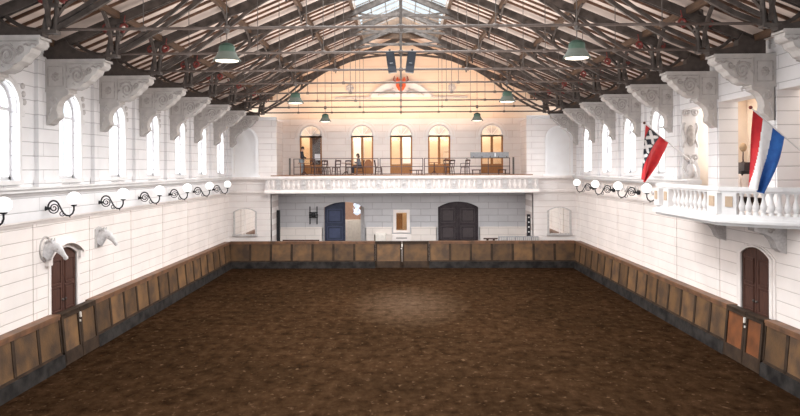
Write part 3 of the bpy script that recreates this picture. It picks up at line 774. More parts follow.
# ------------------------------------------------------------------ horse heads
def horse(yc, zc, lab, wreath):
    h = thing('horse_head', lab, 'horse head sculpture', (-XL, yc, zc), 'plaster horse heads on the left wall')
    F = lambda a, b_, c_: (-XL+a, yc+b_, zc+c_)
    def ell(name, secs, parent, m_):
        # secs: (a, b, c, ra_along_up, ra_side) rings perpendicular to the path
        p = MB(); base = 0; n = 14
        pts = [Vector(F(*s_[:3])) for s_ in secs]
        for i, s_ in enumerate(secs):
            d = (pts[min(i+1, len(pts)-1)]-pts[max(i-1, 0)]).normalized(); sx = Vector((0, 1, 0)); up = sx.cross(d).normalized(); sx = d.cross(up)
            for k in range(n):
                a = 2*PI*k/n; p.v.append(tuple(pts[i]+up*math.cos(a)*s_[3]+sx*math.sin(a)*s_[4]))
        for i in range(len(secs)-1):
            for k in range(n): p.f.append((i*n+k, i*n+(k+1) % n, (i+1)*n+(k+1) % n, (i+1)*n+k))
        p.f.append(tuple(range(n))); p.f.append(tuple(range((len(secs)-1)*n, len(secs)*n))[::-1])
        # nostrils and jaw live on the same surface
        return p
    p = ell('head', [(0, 0, -.12, .26, .17), (.10, 0, -.04, .22, .14), (.2, 0, .05, .18, .115), (.30, 0, .10, .16, .105), (.40, 0, .06, .145, .10), (.48, 0, -.02, .115, .08),
                     (.55, 0, -.10, .085, .062), (.61, 0, -.18, .066, .05), (.66, 0, -.25, .074, .056), (.69, 0, -.29, .045, .04)], h, None)
    p.build('head', M['horse'], h, smooth=True)
    for s in (-1, 1):
        p = MB(); p.tube([F(.28, s*.07, .2), F(.27, s*.085, .27), F(.29, s*.08, .36)], [.035, .04, .006], 8); p.build('ear', M['horse'], h, smooth=True)
        p = MB(); p.ball(F(.45, s*.095, .03), (.028, .018, .022), 8, 6); p.build('eye', M['relief_dark'], h); p = MB(); p.ball(F(.655, s*.055, -.215), (.018, .012, .018), 8, 5); p.build('nostril', M['relief_dark'], h)
    p = MB()
    for i in range(7): p.tube([F(.05+.035*i, 0, .12+.02*i), F(.0+.035*i, .02*(-1)**i, .2+.02*i), F(-.01+.03*i+.02, .03, .1+.02*i)], [.03, .035, .012], 6)
    p.build('mane', M['relief'], h, smooth=True)
    if wreath:
        p = MB(); p.tube([F(.03, .33*math.cos(a), .02+.36*math.sin(a)) for a in [2*PI*i/24 for i in range(25)]], .035, 8); p.build('wreath', M['relief_dark'], h, smooth=True)
    else:
        p = MB(); p.prism([(-.3, -.35), (.3, -.35), (.3, .3), (0, .38), (-.3, .3)], lambda u, v, d: F(d, u, v), 0, .05); p.build('back_plate', M['relief'], h)
    return h
horse(21.0-.15, 3.6, 'white plaster horse head in a round wreath above the left door', True)
horse(24.55, 3.62, 'white plaster horse head on a plaque beyond the left door', False)

# ------------------------------------------------------------------ far piers: mirrors
for i, sg in enumerate((-1, 1)):
    c = sg*9.68; sd = 'left' if sg < 0 else 'right'; fn = mapF(YF)
    m_ = thing('wall_mirror', 'arched white-framed arena mirror on the %s end pier' % sd, 'mirror', (c, YF, 2), 'arched arena mirrors')
    p = MB(); arch_frame(p, fn, c, .62, 1.95, 3.35, .2, .11, -.09, 0); fbox(p, fn, c-.78, c+.78, 1.84, 1.96, -.12, 0); p.build('frame', M['relief'], m_)
    p = MB(); arch_fill(p, fn, c, .63, 1.95, 3.35, .2, -.045, -.03); p.build('mirror_glass', M['mirror'], m_)
    p = MB(); fbox(p, fn, c-.025, c+.025, 1.95, 3.54, -.07, -.04); p.build('glazing_bar', M['plaster_warm'], m_)
    cvr = MB()

# ------------------------------------------------------------------ doors under the gallery
fn = mapF(YB)
d = thing('door_3', 'arched opening under the gallery with one dark blue leaf shut and the other side open', 'door', (-3.72, YB, 0), kind='structure')
def leaf(d, c, x0, x1, mt, mt2):
    p = MB(); hw = 1.3; top = arch_pts(c, hw, 3.47, .35, 24)
    seg = [q for q in top if x0 < q[0] < x1]
    zt = lambda x: min(((abs(q[0]-x), q[1]) for q in top))[1]
    p.prism([(x0, 0), (x0, zt(x0))]+seg+[(x1, zt(x1)), (x1, 0)], fn, .1, .18); L = p.build('door_leaf', mt, d)
    p = MB(); m0, m1 = x0+.16, x1-.16; mid = (m0+m1)/2
    zz = min(zt(m0), zt(m1))-.2
    for za, zb in ((1.35, 2.25), (2.45, zz)):
        fbox(p, fn, m0, m1, za, za+.05, .06, .1); fbox(p, fn, m0, m1, zb-.05, zb, .06, .1)
        fbox(p, fn, m0, m0+.05, za, zb, .06, .1); fbox(p, fn, m1-.05, m1, za, zb, .06, .1); fbox(p, fn, m0+.14, m1-.14, za+.14, zb-.14, .07, .1)
    p.build('door_panel', mt2, L)
    p = MB(); fbox(p, fn, x1-.05, x1+.03, 0, zt(x1)-.02, .05, .1); p.build('meeting_stile', mt, L)
    p = MB(); fbox(p, fn, x0+.03, x1-.03, .1, 1.1, .08, .11); p.build('kick_plate', M['doordark'], L)
leaf(d, -3.72, -5.0, -3.68, M['doorblue'], mat('blue_panel', (.065, .08, .145), .45))
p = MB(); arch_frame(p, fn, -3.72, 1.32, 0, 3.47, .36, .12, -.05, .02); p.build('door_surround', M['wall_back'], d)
d2 = thing('door_4', 'closed black-brown arched double door under the gallery', 'door', (3.66, YB, 0), kind='structure')
dp = mat('dark_panel', (.075, .06, .062), .4); leaf(d2, 3.66, 2.38, 3.65, M['doordark'], dp); leaf(d2, 3.66, 3.67, 4.94, M['doordark'], dp)
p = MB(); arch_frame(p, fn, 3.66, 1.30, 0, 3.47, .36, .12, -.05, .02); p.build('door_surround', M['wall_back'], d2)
# hatch
hw_ = thing('window_20', 'small square hatch window with warm light behind it under the gallery', 'window', (0, YB, 1.9), kind='structure')
p = MB(); arch_frame(p, fn, 0, .34, 1.98, 3.12, 0, .2, -.08, .05); fbox(p, fn, -.54, .54, 1.84, 1.98, -.12, .05); p.build('frame', M['plaster_warm'], hw_)
p = MB(); fbox(p, fn, -.34, .34, 1.98, 3.12, .2, .21); p.build('glass', M['doorglass'], hw_)
p = MB(); fbox(p, fn, -.33, .06, 2.05, 3.05, .22, .26); p.build('shutter', M['wood'], hw_)

# lobby behind the lower doors
w = MB()
w.quad((-6, 50, 2.2), (-1, 50, 2.2), (-1, 50, 4.7), (-6, 50, 4.7)); w.quad((-6, YB+.4, 0), (-6, 50, 0), (-6, 50, 4.7), (-6, YB+.4, 4.7))
w.quad((-1, YB+.4, 0), (-1, 50, 0), (-1, 50, 4.7), (-1, YB+.4, 4.7)); w.quad((-6, YB+.4, 4.6), (-1, YB+.4, 4.6), (-1, 50, 4.6), (-6, 50, 4.6))
struct(w, 'wall_lobby', mat('lobby_wall', (.42, .27, .2), .8), 'brown wall of the lobby seen through the open door', 'wall')
w = MB(); w.box(-6, -1, 49.8, 50, 0, 2.35)
struct(w, 'baseboard_lobby', M['cab'], 'pale half-height panelling at the back of the lobby', 'panelling')
w = MB(); w.box(-2.72, -2.45, 46.6, 46.7, 0, 4.0)
struct(w, 'trim_40', M['winframe'], 'white strip standing for the bright opening inside the doorway', 'bright strip')  # bright opening put in as a white strip
w = MB(); w.box(2.2, 5.1, 45.9, 46.0, 0, 4.5)
struct(w, 'wall_store', M['doordark'], 'dark back of the closed double door under the gallery', 'wall')
w = MB(); w.box(-.9, .9, 46.8, 46.9, .5, 4.4)
struct(w, 'wall_hatch_room', M['peach'], 'peach wall behind the hatch window', 'wall')
ch = thing('hanging_lantern', 'pale bluish hanging lantern in the open doorway', 'lantern', (-3.0, 47.3, 3.9), )
p = MB(); p.tube([(-3, 47.3, 4.6), (-3, 47.3, 3.9)], .02, 6); p.build('chain', M['rod'], ch)
p = MB(); p.lathe([(.05, .5), (.2, .42), (.24, .2), (.1, 0), (.22, -.1), (.24, -.32), (.06, -.45)], (-3, 47.3, 3.3), 12); p.build('shade', emis('lantern', (.75, .85, 1), .9), ch, smooth=True)
p = MB()
for k in range(5):
    a = 2*PI*k/5; p.tube([(-3, 47.3, 3.2), (-3+.25*math.cos(a), 47.3+.25*math.sin(a), 3.1), (-3+.33*math.cos(a), 47.3+.33*math.sin(a), 3.35)], .025, 6)
p.build('arm', M['winframe'], ch, smooth=True)

# things along the wall under the gallery
t = thing('saddle_rack', 'black iron bracket rack on the grey wall left of the blue door', 'wall rack', (-5.7, YB, 3.0))
p = MB()
for x in (-5.93, -5.47): p.tube([(x, YB-.12, 3.55), (x, YB-.12, 2.4)], .035, 8)
p.build('upright', M['black'], t)
p = MB()
for z in (3.15, 2.85): p.tube([(-5.98, YB-.14, z), (-5.42, YB-.14, z)], .04, 8)
p.ball((-5.7, YB-.2, 3.0), (.16, .1, .2), 12, 8); p.build('cross_bar', M['black'], t, smooth=True)
for x in (-5.93, -5.47): p = MB(); p.box(x-.05, x+.05, YB-.12, YB-.005, 2.95, 3.05); p.build('wall_fixing', M['black'], t)
for x0, x1, z, lab in ((-7.6, -5.25, 1.42, 'dark wooden jump pole lying on blocks at the left under the gallery'), (5.2, 6.1, 1.5, 'short brown pole on a block right of the dark double door')):
    t = thing('jump_pole', lab, 'pole', ((x0+x1)/2, 44.6, 0))
    p = MB(); p.tube([(x0, 44.6, z), (x1, 44.6, z)], .045, 8); p.build('pole', M['chairwood'], t, smooth=True)
    for x in (x0+.25, x1-.25):
        p = MB(); p.box(x-.06, x+.06, 44.5, 44.7, 0, z-.02); p.box(x-.2, x+.2, 44.45, 44.75, 0, .1); p.build('support', M['kick_dk'], t)
t = thing('cream_cabinet', 'cream cabinet with a dark side standing right of the open doorway', 'cabinet', (-1.35, 45, 0))
p = MB(); p.box(-1.68, -1.02, 44.75, YB-.06, 0, 1.82); p.build('carcass', M['cab'], t, bevel=.02)
p = MB(); p.box(-1.65, -1.05, 44.72, 44.75, .1, 1.75); dr = p.build('cabinet_door', M['cab'], t)
p = MB(); p.box(-1.12, -1.09, 44.69, 44.72, .9, 1.1); p.build('handle', M['rod'], dr)
p = MB(); p.box(-1.74, -1.68, 44.8, YB-.1, 1.2, 1.75); p.build('side_strip', M['kick_dk'], t)
t = thing('low_counter', 'low white counter with a slot below the hatch window', 'counter', (0, 45, 0))
p = MB(); p.box(-.62, .62, 44.9, YB-.01, 0, 1.75); p.build('body', M['plaster_warm'], t, bevel=.02)
p = MB(); p.box(-.35, .35, 44.88, 44.9, 1.5, 1.55); p.build('slot', M['iron'], t)
for i in range(5):
    x = 5.92+i*.49
    t = thing('grey_crate', 'grey slatted crate behind the far kickboard, %s from the dark door' % ORD[i], 'crate', (x+.25, 42.9, 0), 'row of grey slatted crates')
    p = MB(); p.box(x, x+.47, 42.72, 43.1, 0, 1.80); p.build('body', M['grey'], t, bevel=.015)
    p = MB()
    for j in range(4): p.box(x+.05+.11*j, x+.12+.11*j, 42.70, 42.72, 1.5, 1.76)
    p.build('slats', M['plaster_shade'], t)
t = thing('cone_stack_rack', 'black vertical rack with white knobs at the right corner under the gallery', 'rack', (7.9, 43.6, 0))
p = MB(); p.box(7.78, 7.985, 43.55, 43.7, 0, 3.1); p.build('backboard', M['black'], t)
for j in range(5):
    p = MB(); p.ball((7.88, 43.52, 1.72+.3*j), (.06, .05, .05), 8, 6); p.build('knob', M['winframe'], t)
t = MB(); t.box(-7.97, -7.78, 44.6, 44.8, 0, 3.35)  # black strip added for the dark doorway edge
tag(t.build('dark_doorway_edge', M['black']), 'narrow black strip for the dark doorway edge at the left under the gallery', 'post')

# ------------------------------------------------------------------ gallery doors (upper)
labs = ['leftmost, with the person in front', 'second from the left, beside the seated person', 'in the centre', 'second from the right, behind the armchair', 'rightmost, behind the grey trough']
fn = mapF(YB)
for i, cx in enumerate(UPX):
    d = thing('door_%d' % (5+i), 'arched honey-wood glazed gallery door, '+labs[i], 'door', (cx, YB, 5.6), kind='structure')
    p = MB(); arch_frame(p, fn, cx, .62, 5.62, 8.02, 0, .1, .08, .2); fbox(p, fn, cx-.08, cx+.08, 5.62, 8.02, .09, .18); p.build('door_frame', M['wood'], d)
    p = MB(); arch_frame(p, fn, cx, .66, 8.1, 8.1, .66, .06, .08, .18); fbox(p, fn, cx-.72, cx+.72, 8.02, 8.12, .08, .2)
    for a in (-.4, 0, .4): p.beam((cx, YB+.14, 8.1), (cx+.62*math.sin(a*1.6), YB+.14, 8.1+.62*math.cos(a*1.6)), .025, .025, up=(0, 1, 0))
    p.build('fanlight_frame', M['winframe'], d)
    p = MB(); arch_fill(p, fn, cx, .68, 8.1, 8.1, .68, .14, .15); p.build('fanlight_glass', M['sky_white'], d)
    for s in (-1, 1):
        a, b_ = sorted((cx+s*.08, cx+s*.62))
        p = MB(); fbox(p, fn, a, b_, 6.25, 8.0, .13, .14); p.build('glass_pane', M['doorglass'], d)
        p = MB(); fbox(p, fn, a, b_, 5.62, 6.25, .1, .16); fbox(p, fn, a+.08, b_-.08, 5.74, 6.14, .08, .1); p.build('lower_panel', M['wood'], d)
    p = MB(); arch_frame(p, fn, cx, .74, 7.9, 8.1, .74, .14, -.07, .02); arch_frame(p, fn, cx, .98, 8.05, 8.1, .98, .05, -.04, .02)
    for s in (-1, 1): fbox(p, fn, cx+s*.88-.16, cx+s*.88+.16, 7.86, 8.0, -.08, .02)
    p.build('surround', M['plaster_warm'], d)
w = MB()
w.quad((-8.5, 49.5, 5.4), (8.5, 49.5, 5.4), (8.5, 49.5, 9.4), (-8.5, 49.5, 9.4))
for x in (-8.5, 8.5): w.quad((x, YB+.35, 5.4), (x, 49.5, 5.4), (x, 49.5, 9.4), (x, YB+.35, 9.4))
for x in (-4.2, 4.2): w.box(x-.06, x+.06, YB+.4, 49.5, 5.6, 9.4)
w.quad((-8.5, YB+.35, 9.4), (8.5, YB+.35, 9.4), (8.5, 49.5, 9.4), (-8.5, 49.5, 9.4))
struct(w, 'wall_foyer', M['foyer'], 'warm peach walls of the lit foyer behind the gallery doors', 'wall')
w = MB(); w.box(-8.5, 8.5, YB+.3, 49.5, 5.4, 5.6)
struct(w, 'floor_foyer', M['tablewood'], 'brown foyer floor behind the gallery doors', 'floor')
for i, x in enumerate((-3.0, -1.2, .35, 3.3)):
    t = thing('tall_bookcase' if i % 2 else 'foyer_mirror', ['white framed mirror in the foyer behind the second gallery door', 'narrow cream cupboard in the foyer left of the centre door', 'white framed mirror in the foyer seen through the centre door', 'narrow cream cupboard in the foyer behind the fourth door'][i], 'cupboard' if i % 2 else 'mirror', (x, 49.3, 5.6))
    if i % 2:
        p = MB(); p.box(x-.35, x+.35, 49.0, 49.4, 5.6, 7.5); p.build('carcass', M['cab'], t)
        for z in (6.1, 6.6, 7.1): p = MB(); p.box(x-.3, x+.3, 48.97, 49.0, z, z+.04); p.build('shelf_edge', M['wood'], t)
    else:
        p = MB(); p.box(x-.4, x+.4, 49.38, 49.46, 6.3, 8.2); p.build('frame', M['winframe'], t)
        p = MB(); p.box(x-.33, x+.33, 49.36, 49.38, 6.37, 8.13); p.build('mirror_glass', emis('pale_glow', (.9, .95, 1), .35), t)  # light in the mirror put in as a glow
t = thing('dark_door_sheet', 'added dark sheet behind the right half of the leftmost gallery door', 'dark_sheet', (-5.62, 46.2, 5.6))  # sheet added to darken the glass where the door stands open
p = MB(); p.tube([(-5.95, 46.2, 8.3), (-5.2, 46.2, 8.3)], .02, 6); p.build('sheet_rail', M['rod'], t)
p = MB()
for i in range(12): p.quad((-5.9+i*.055, 46.2+.03*(i % 2), 5.62), (-5.845+i*.055, 46.2+.03*((i+1) % 2), 5.62), (-5.845+i*.055, 46.2+.03*((i+1) % 2), 8.3), (-5.9+i*.055, 46.2+.03*(i % 2), 8.3))
p.build('cloth', mat('dark_sheet_cloth', (.09, .055, .05), .9), t)
for i, x in enumerate((-6.0, -2.4, .1, 2.5, 6.0)):
    t = thing('foyer_ceiling_lamp', 'warm shaded ceiling lamp behind the %s gallery door' % ['leftmost', 'second', 'central', 'fourth', 'rightmost'][i], 'ceiling lamp', (x, 47.8, 9.4), 'foyer ceiling lamps')
    p = MB(); p.tube([(x+.1, 47.0, 9.4), (x+.1, 47.0, 8.65)], .015, 6); p.build('cord', M['rod'], t)
    p = MB(); p.lathe([(.16, .1), (.3, .05), (.36, -.1), (.2, -.28)], (x+.1, 47.0, 8.6), 16); p.build('shade', mat('parchment', (.5, .3, .16), .7), t, smooth=True)
t = MB(); t.box(-5.62, -5.26, YB+.02, YB+.03, 6.55, 6.95); tag(t.build('paper_notice', M['paper']), 'white paper notice on the leftmost gallery door', 'notice')

# gable decoration ------------------------------------------------------------
t = thing('lunette_relief', 'shallow arched white relief panel high on the gable wall', 'relief', (0, YB, 10.7))
p = MB(); ap = arch_pts(0, 1.95, 10.7, .95, 20); arch_fill(p, mapF(YB), 0, 1.95, 10.6, 10.7, .95, -.06, 0); p.build('panel', M['plaster'], t)
p = MB(); arch_frame(p, mapF(YB), 0, 1.95, 10.6, 10.7, .95, .12, -.16, 0); p.box(-4.3, -1.9, YB-.12, YB, 10.5, 10.62); p.box(1.9, 4.3, YB-.12, YB, 10.5, 10.62); p.build('moulding', M['relief'], t)
for s in (-1, 1):
    p = MB(); p.tube([(s*x, YB-.12, z) for x, z in ((.35, 10.85), (.7, 10.95), (1.1, 10.85), (1.5, 10.72))], [.1, .14, .12, .04], 8)
    p.tube([(s*.6, YB-.12, 10.9), (s*.5, YB-.12, 11.2)], [.09, .07], 8)
    p.build('scroll_figure', M['relief'], t, smooth=True)
for s in (-1, 1):
    g2 = thing('gable_rosette', 'small plaster rosette on the gable %s of the lunette' % ('left' if s < 0 else 'right'), 'relief', (s*3.3, YB, 11.2), 'gable rosettes')
    p = MB()
    for k in range(7):
        a = 2*PI*k/7; p.ball((s*3.3+.18*math.cos(a), YB-.04, 11.2+.18*math.sin(a)), (.1, .05, .1), 8, 5)
    p.build('petals', M['relief'], g2, smooth=True)
    p = MB(); p.ball((s*3.3, YB-.06, 11.2), .09, 8, 6); p.build('boss', M['plaster'], g2, smooth=True)
t = thing('red_crest', 'vermilion shield crest with small crown at the top of the lunette', 'crest', (0, YB, 11.3))
p = MB(); p.prism([(-.28, 11.62), (.28, 11.62), (.28, 11.3), (.16, 11.08), (0, 10.96), (-.16, 11.08), (-.28, 11.3)], mapF(YB-.2), -.08, .02); p.build('shield', M['vermil'], t, bevel=.03)
p = MB()
for s in (-1, 0, 1): p.lathe([(.07, 0), (.1, .08), (.03, .2), (.04, .25)], (s*.22, YB-.18, 11.64), 8)
p.box(-.3, .3, YB-.24, YB-.12, 11.6, 11.68); p.build('crown', M['vermil'], t)
for s in (-1, 1): p = MB(); p.tube([(s*.3, YB-.2, 11.55), (s*.48, YB-.15, 11.7), (s*.42, YB-.15, 11.9), (s*.38, YB-.15, 11.98)], [.04, .05, .04, .01], 8); p.build('supporter', M['redpaint'], t, smooth=True)
p = MB(); p.ball((0, YB-.3, 11.33), (.12, .02, .13), 10, 6); p.build('emblem', M['redpaint'], t)

# railing ---------------------------------------------------------------------
secs = ((-6.6, -1.42, 4, 'left'), (-1.3, 1.32, 2, 'centre'), (1.42, 6.62, 4, 'right'))
for x0, x1, n, lab in secs:
    r = thing('gallery_railing', 'thin dark metal railing on the gallery, %s section' % lab, 'railing', ((x0+x1)/2, 42.95, 5.6), 'gallery railing sections')
    for i in range(n+1):
        x = x0+(x1-x0)*i/n; p = MB(); p.box(x-.025, x+.025, 42.93, 42.98, 5.56, 6.62); p.box(x-.07, x+.07, 42.9, 43.0, 5.54, 5.6); p.build('post', M['rod'], r)
    for z in (6.6, 6.1, 5.66):
        p = MB(); p.tube([(x0, 42.955, z), (x1, 42.955, z)], .022, 8); p.build('rail', M['rod'], r)
for s in (-1, 1):
    r = tag(MB().box(s*6.85-.05, s*6.85+.05, 42.9, 43.0, 5.58, 6.65).build('railing_end_post', M['iron_lt']), 'stout grey post at the %s end of the gallery railing' % ('left' if s < 0 else 'right'), 'post')
t = thing('rail_trough', 'long grey planter trough on the right part of the gallery railing', 'planter', (5.4, 42.95, 6.62))
p = MB(); p.prism([(42.83, 6.62), (43.09, 6.62), (43.13, 6.95), (42.79, 6.95)], lambda u, v, d: (d, u, v), 4.25, 6.55); p.build('trough', M['grey'], t)
for i in range(5): p = MB(); p.box(4.4+i*.5, 4.44+i*.5, 42.79, 43.1, 6.625, 6.72); p.build('bracket', M['rod'], t)
p = MB(); p.box(5.68, 5.76, 42.775, 42.79, 6.68, 6.9); p.build('sticker', M['paper'], t)

# gallery furniture -----------------------------------------------------------
def chair(x, y, rz, lab, arms=False, proto={}):
    key = arms
    if key not in proto:
        c = thing('cafe_armchair' if arms else 'cafe_chair', '', 'chair', (0, 0, 0), 'dark wooden cafe chairs on the gallery')
        p = MB(); p.box(-.2, .2, -.2, .2, .43, .47); p.build('seat', M['chairwood'], c, bevel=.015)
        for a in (-1, 1):
            for b_ in (-1, 1): p = MB(); p.tube([(a*.17, b_*.17, .44), (a*.2, b_*.21, 0)], [.028, .022], 6); p.build('leg', M['chairwood'], c)
        for a in (-1, 1): p = MB(); p.tube([(a*.18, .19, .44), (a*.19, .25, .92)], .025, 6); p.build('back_post', M['chairwood'], c)
        p = MB(); p.ribbon([(-.2, .26, .86), (-.1, .285, .88), (0, .29, .885), (.1, .285, .88), (.2, .26, .86)], .09, .025, side=(0, 0, 1))
        p.ribbon([(-.19, .235, .66), (0, .255, .67), (.19, .235, .66)], .05, .02, side=(0, 0, 1)); p.build('backrest', M['chairwood'], c)
        for a in (-1, 1): p = MB(); p.beam((a*.19, -.19, .2), (a*.19, .2, .2), .02, .025); p.build('stretcher', M['chairwood'], c)
        if arms:
            for a in (-1, 1):
                p = MB(); p.tube([(a*.2, .24, .68), (a*.24, 0, .69), (a*.22, -.18, .66), (a*.2, -.2, .45)], .018, 6); p.build('armrest', M['chairwood'], c)
        proto[key] = c; c.location = (x, y, 5.6); c.rotation_euler = (0, 0, rz); c['label'] = lab; return c
    return dup(proto[key], (x, y, 5.6), rz, lab)
def table(x, y, w, lab, z=.72):
    t = thing('cafe_table', lab, 'table', (x, y, 5.6), 'brown tables on the gallery')
    p = MB(); p.lathe([(w/2, 0), (w/2, .035)], (x, y, 5.6+z), 20); p.build('tabletop', M['tablewood'], t)
    p = MB(); p.tube([(x, y, 5.63), (x, y, 5.6+z)], .035, 8); p.build('pedestal', M['chairwood'], t)
    for k in range(4):
        a = PI/4+k*PI/2; p = MB(); p.tube([(x, y, 5.85), (x+.22*math.cos(a), y+.22*math.sin(a), 5.65), (x+.3*math.cos(a), y+.3*math.sin(a), 5.62)], .018, 6); p.build('leg', M['chairwood'], t)
chair(-4.66, 43.5, .5, 'dark wooden cafe chair, first of the pair right of the leftmost gallery door')
chair(-4.05, 43.55, -.4, 'dark wooden cafe chair, second of the pair right of the leftmost gallery door')
table(-3.48, 43.9, .6, 'small round dark table between the chair pair and the seated person')
chair(-3.3, 44.75, 2.9, 'dark wooden cafe chair behind the small round table')
table(-6.05, 43.5, .75, 'brown round table in front of the standing person')
chair(-5.35, 43.55, 1.2, 'dark wooden cafe chair under the paper notice')
chair(-5.0, 44.3, -1.0, 'dark wooden cafe chair against the wall left of the chair pair')
chair(-1.42, 43.8, 1.5, 'dark wooden cafe chair left of the central gallery door')
table(2.05, 43.6, .8, 'brown round table before the second gallery door from the right')
chair(2.9, 43.5, .3, 'dark wooden cafe armchair close beside the brown table', True)
chair(3.05, 44.1, -2.4, 'dark wooden cafe chair tucked behind the armchair')
chair(3.95, 43.5, -.9, 'dark wooden cafe armchair standing alone left of the grey trough', True)
def stool(x, lab, w=.5):
    t = thing('low_stool', lab, 'stool', (x, 43.25, 5.6), 'low dark stools on the gallery')
    p = MB(); p.box(x-w/2, x+w/2, 43.1, 43.4, 5.84, 5.9); p.build('seat', M['chairwood'], t, bevel=.01)
    for a in (-1, 1):
        for b_ in (-1, 1): p = MB(); p.box(x+a*(w/2-.05)-.02, x+a*(w/2-.05)+.02, 43.25+b_*.12-.02, 43.25+b_*.12+.02, 5.6, 5.84); p.build('leg', M['chairwood'], t)
stool(.75, 'low dark stool right of the central gallery door'); stool(1.15, 'narrow low dark stool by the railing joint', .28)
stool(4.62, 'wide low dark stool under the left end of the grey trough', .55); stool(6.2, 'low dark stool under the right end of the grey trough', .5)

# ------------------------------------------------------------------ people
def skin_obj(name, verts, edges, m_, parent, org, sub=2):
    me = bpy.data.meshes.new(name); me.from_pydata([Vector(v[:3])-org for v in verts], edges, []); me.update(); me.materials.append(m_)
    o = bpy.data.objects.new(name, me); C.objects.link(o)
    md = o.modifiers.new('skin', 'SKIN'); md.use_smooth_shade = True
    if not me.skin_vertices:
        me.attributes  # layer is created with the modifier
    sv = me.skin_vertices[0].data if me.skin_vertices else None
    if sv is None:
        import bmesh
        bm = bmesh.new(); bm.from_mesh(me); bm.verts.layers.skin.verify(); bm.to_mesh(me); bm.free(); sv = me.skin_vertices[0].data
    for i, v in enumerate(verts):
        r = v[3]; sv[i].radius = (r, r) if not isinstance(r, tuple) else r; sv[i].use_root = (i == 0)
    o.modifiers.new('sub', 'SUBSURF').levels = sub; o.modifiers['sub'].render_levels = sub
    if parent: o.parent = parent
    return o
def person(name, lab, org, J, top_mat, leg_mat, hair_long=False):
    """J: joint positions relative to org"""
    org = Vector(org); root = thing(name, lab, 'person', tuple(org))
    def P(k, r): return (*(Vector(J[k])+org), r)
    V = []; E = []; idx = {}
    def add(k, r, link=None):
        idx[k] = len(V); V.append(P(k, r))
        if link is not None: E.append((idx[link], idx[k]))
    add('pelvis', (.15, .11)); add('waist', (.13, .095), 'pelvis'); add('chest', (.165, .11), 'waist'); add('neck0', .06, 'chest'); add('neck', .05, 'neck0')
    add('chin', .06, 'neck'); add('head', .092, 'chin'); add('crown', .075, 'head')
    for s in 'LR':
        add('sh'+s, .058, 'chest'); add('el'+s, .042, 'sh'+s); add('wr'+s, .027, 'el'+s); add('pa'+s, (.035, .022), 'wr'+s)
        d = (Vector(J['pa'+s])-Vector(J['wr'+s])).normalized(); side = d.cross(Vector((0, 0, 1))).normalized() if abs(d.z) < .9 else Vector((1, 0, 0))
        for f, (o_, l) in enumerate(((-.03, .075), (-.01, .088), (.01, .085), (.03, .068))):
            J['f%d%s' % (f, s)] = Vector(J['pa'+s])+side*o_+d*.04; J['g%d%s' % (f, s)] = Vector(J['pa'+s])+side*o_*1.1+d*(.04+l)+Vector((0, .01, -.01))
            add('f%d%s' % (f, s), .009, 'pa'+s); add('g%d%s' % (f, s), .008, 'f%d%s' % (f, s))
        J['t'+s] = Vector(J['wr'+s])+d*.06-side*.055; add('t'+s, .010, 'wr'+s)
        add('hip'+s, .09, 'pelvis'); add('kn'+s, .06, 'hip'+s); add('an'+s, .04, 'kn'+s); add('toe'+s, .035, 'an'+s)
    skin_obj('body', V, E, M['skin'], root, org)
    # clothes follow the same skeleton a little wider
    def shell(nm, chain, m_):
        V2 = []; E2 = []; id2 = {}
        for k, r, l in chain:
            id2[k] = len(V2); V2.append((*(Vector(J[k])+org), r))
            if l: E2.append((id2[l], id2[k]))
        return skin_obj(nm, V2, E2, m_, root, org)
    J['wL'] = Vector(J['wrL'])*.9+Vector(J['elL'])*.1; J['wR'] = Vector(J['wrR'])*.9+Vector(J['elR'])*.1
    shell('jacket', [('waist', (.16, .125), None), ('chest', (.19, .135), 'waist'), ('neck0', .085, 'chest'), ('shL', .078, 'chest'), ('elL', .058, 'shL'), ('wL', .044, 'elL'),
                     ('shR', .078, 'chest'), ('elR', .058, 'shR'), ('wR', .044, 'elR'), ('pelvis', (.175, .135), 'waist')], top_mat)
    shell('trousers', [('pelvis', (.16, .12), None), ('hipL', .105, 'pelvis'), ('knL', .075, 'hipL'), ('anL', .06, 'knL'), ('hipR', .105, 'pelvis'), ('knR', .075, 'hipR'), ('anR', .06, 'knR')], leg_mat)
    for s in 'LR':
        p = MB(); a = Vector(J['an'+s])+org; b_ = Vector(J['toe'+s])+org; p.ball(tuple((a+b_)/2-Vector((0, 0, .01))), (.05+abs(b_.x-a.x)*.6, .05+abs(b_.y-a.y)*.6, .045), 10, 6); p.build('shoe', M['black'], root, smooth=True)
    h = Vector(J['head'])+org; fw = Vector(J['face']).normalized(); sd_ = fw.cross(Vector((0, 0, 1)))
    p = MB(); hc = h-fw*.022+Vector((0, 0, .035)); p.ball(tuple(hc), (.105, .105, .105), 14, 10)
    if hair_long: p.ball(tuple(h-fw*.06-Vector((0, 0, .06))), (.085, .085, .13), 12, 8)
    p.build('hair', M['hair'], root, smooth=True)
    p = MB(); p.tube([tuple(h+fw*.085+Vector((0, 0, .01))), tuple(h+fw*.118-Vector((0, 0, .03))), tuple(h+fw*.095-Vector((0, 0, .04)))], [.008, .016, .008], 6)
    p.build('nose', M['skin'], root, smooth=True)
    for s in (-1, 1): p = MB(); p.ball(tuple(h+sd_*s*.093-Vector((0, 0, .015))), (.018, .018, .03), 8, 6); p.build('ear', M['skin'], root, smooth=True)
    for s in (-1, 1): p = MB(); p.ball(tuple(h+fw*.088+sd_*s*.034), .011, 8, 6); p.build('eye', M['hair'], root)
    p = MB(); q = h+fw*.088-Vector((0, 0, .065)); p.tube([tuple(q-sd_*.022), tuple(q), tuple(q+sd_*.022)], .006, 6); p.build('mouth', M['redpaint'], root)
    return root
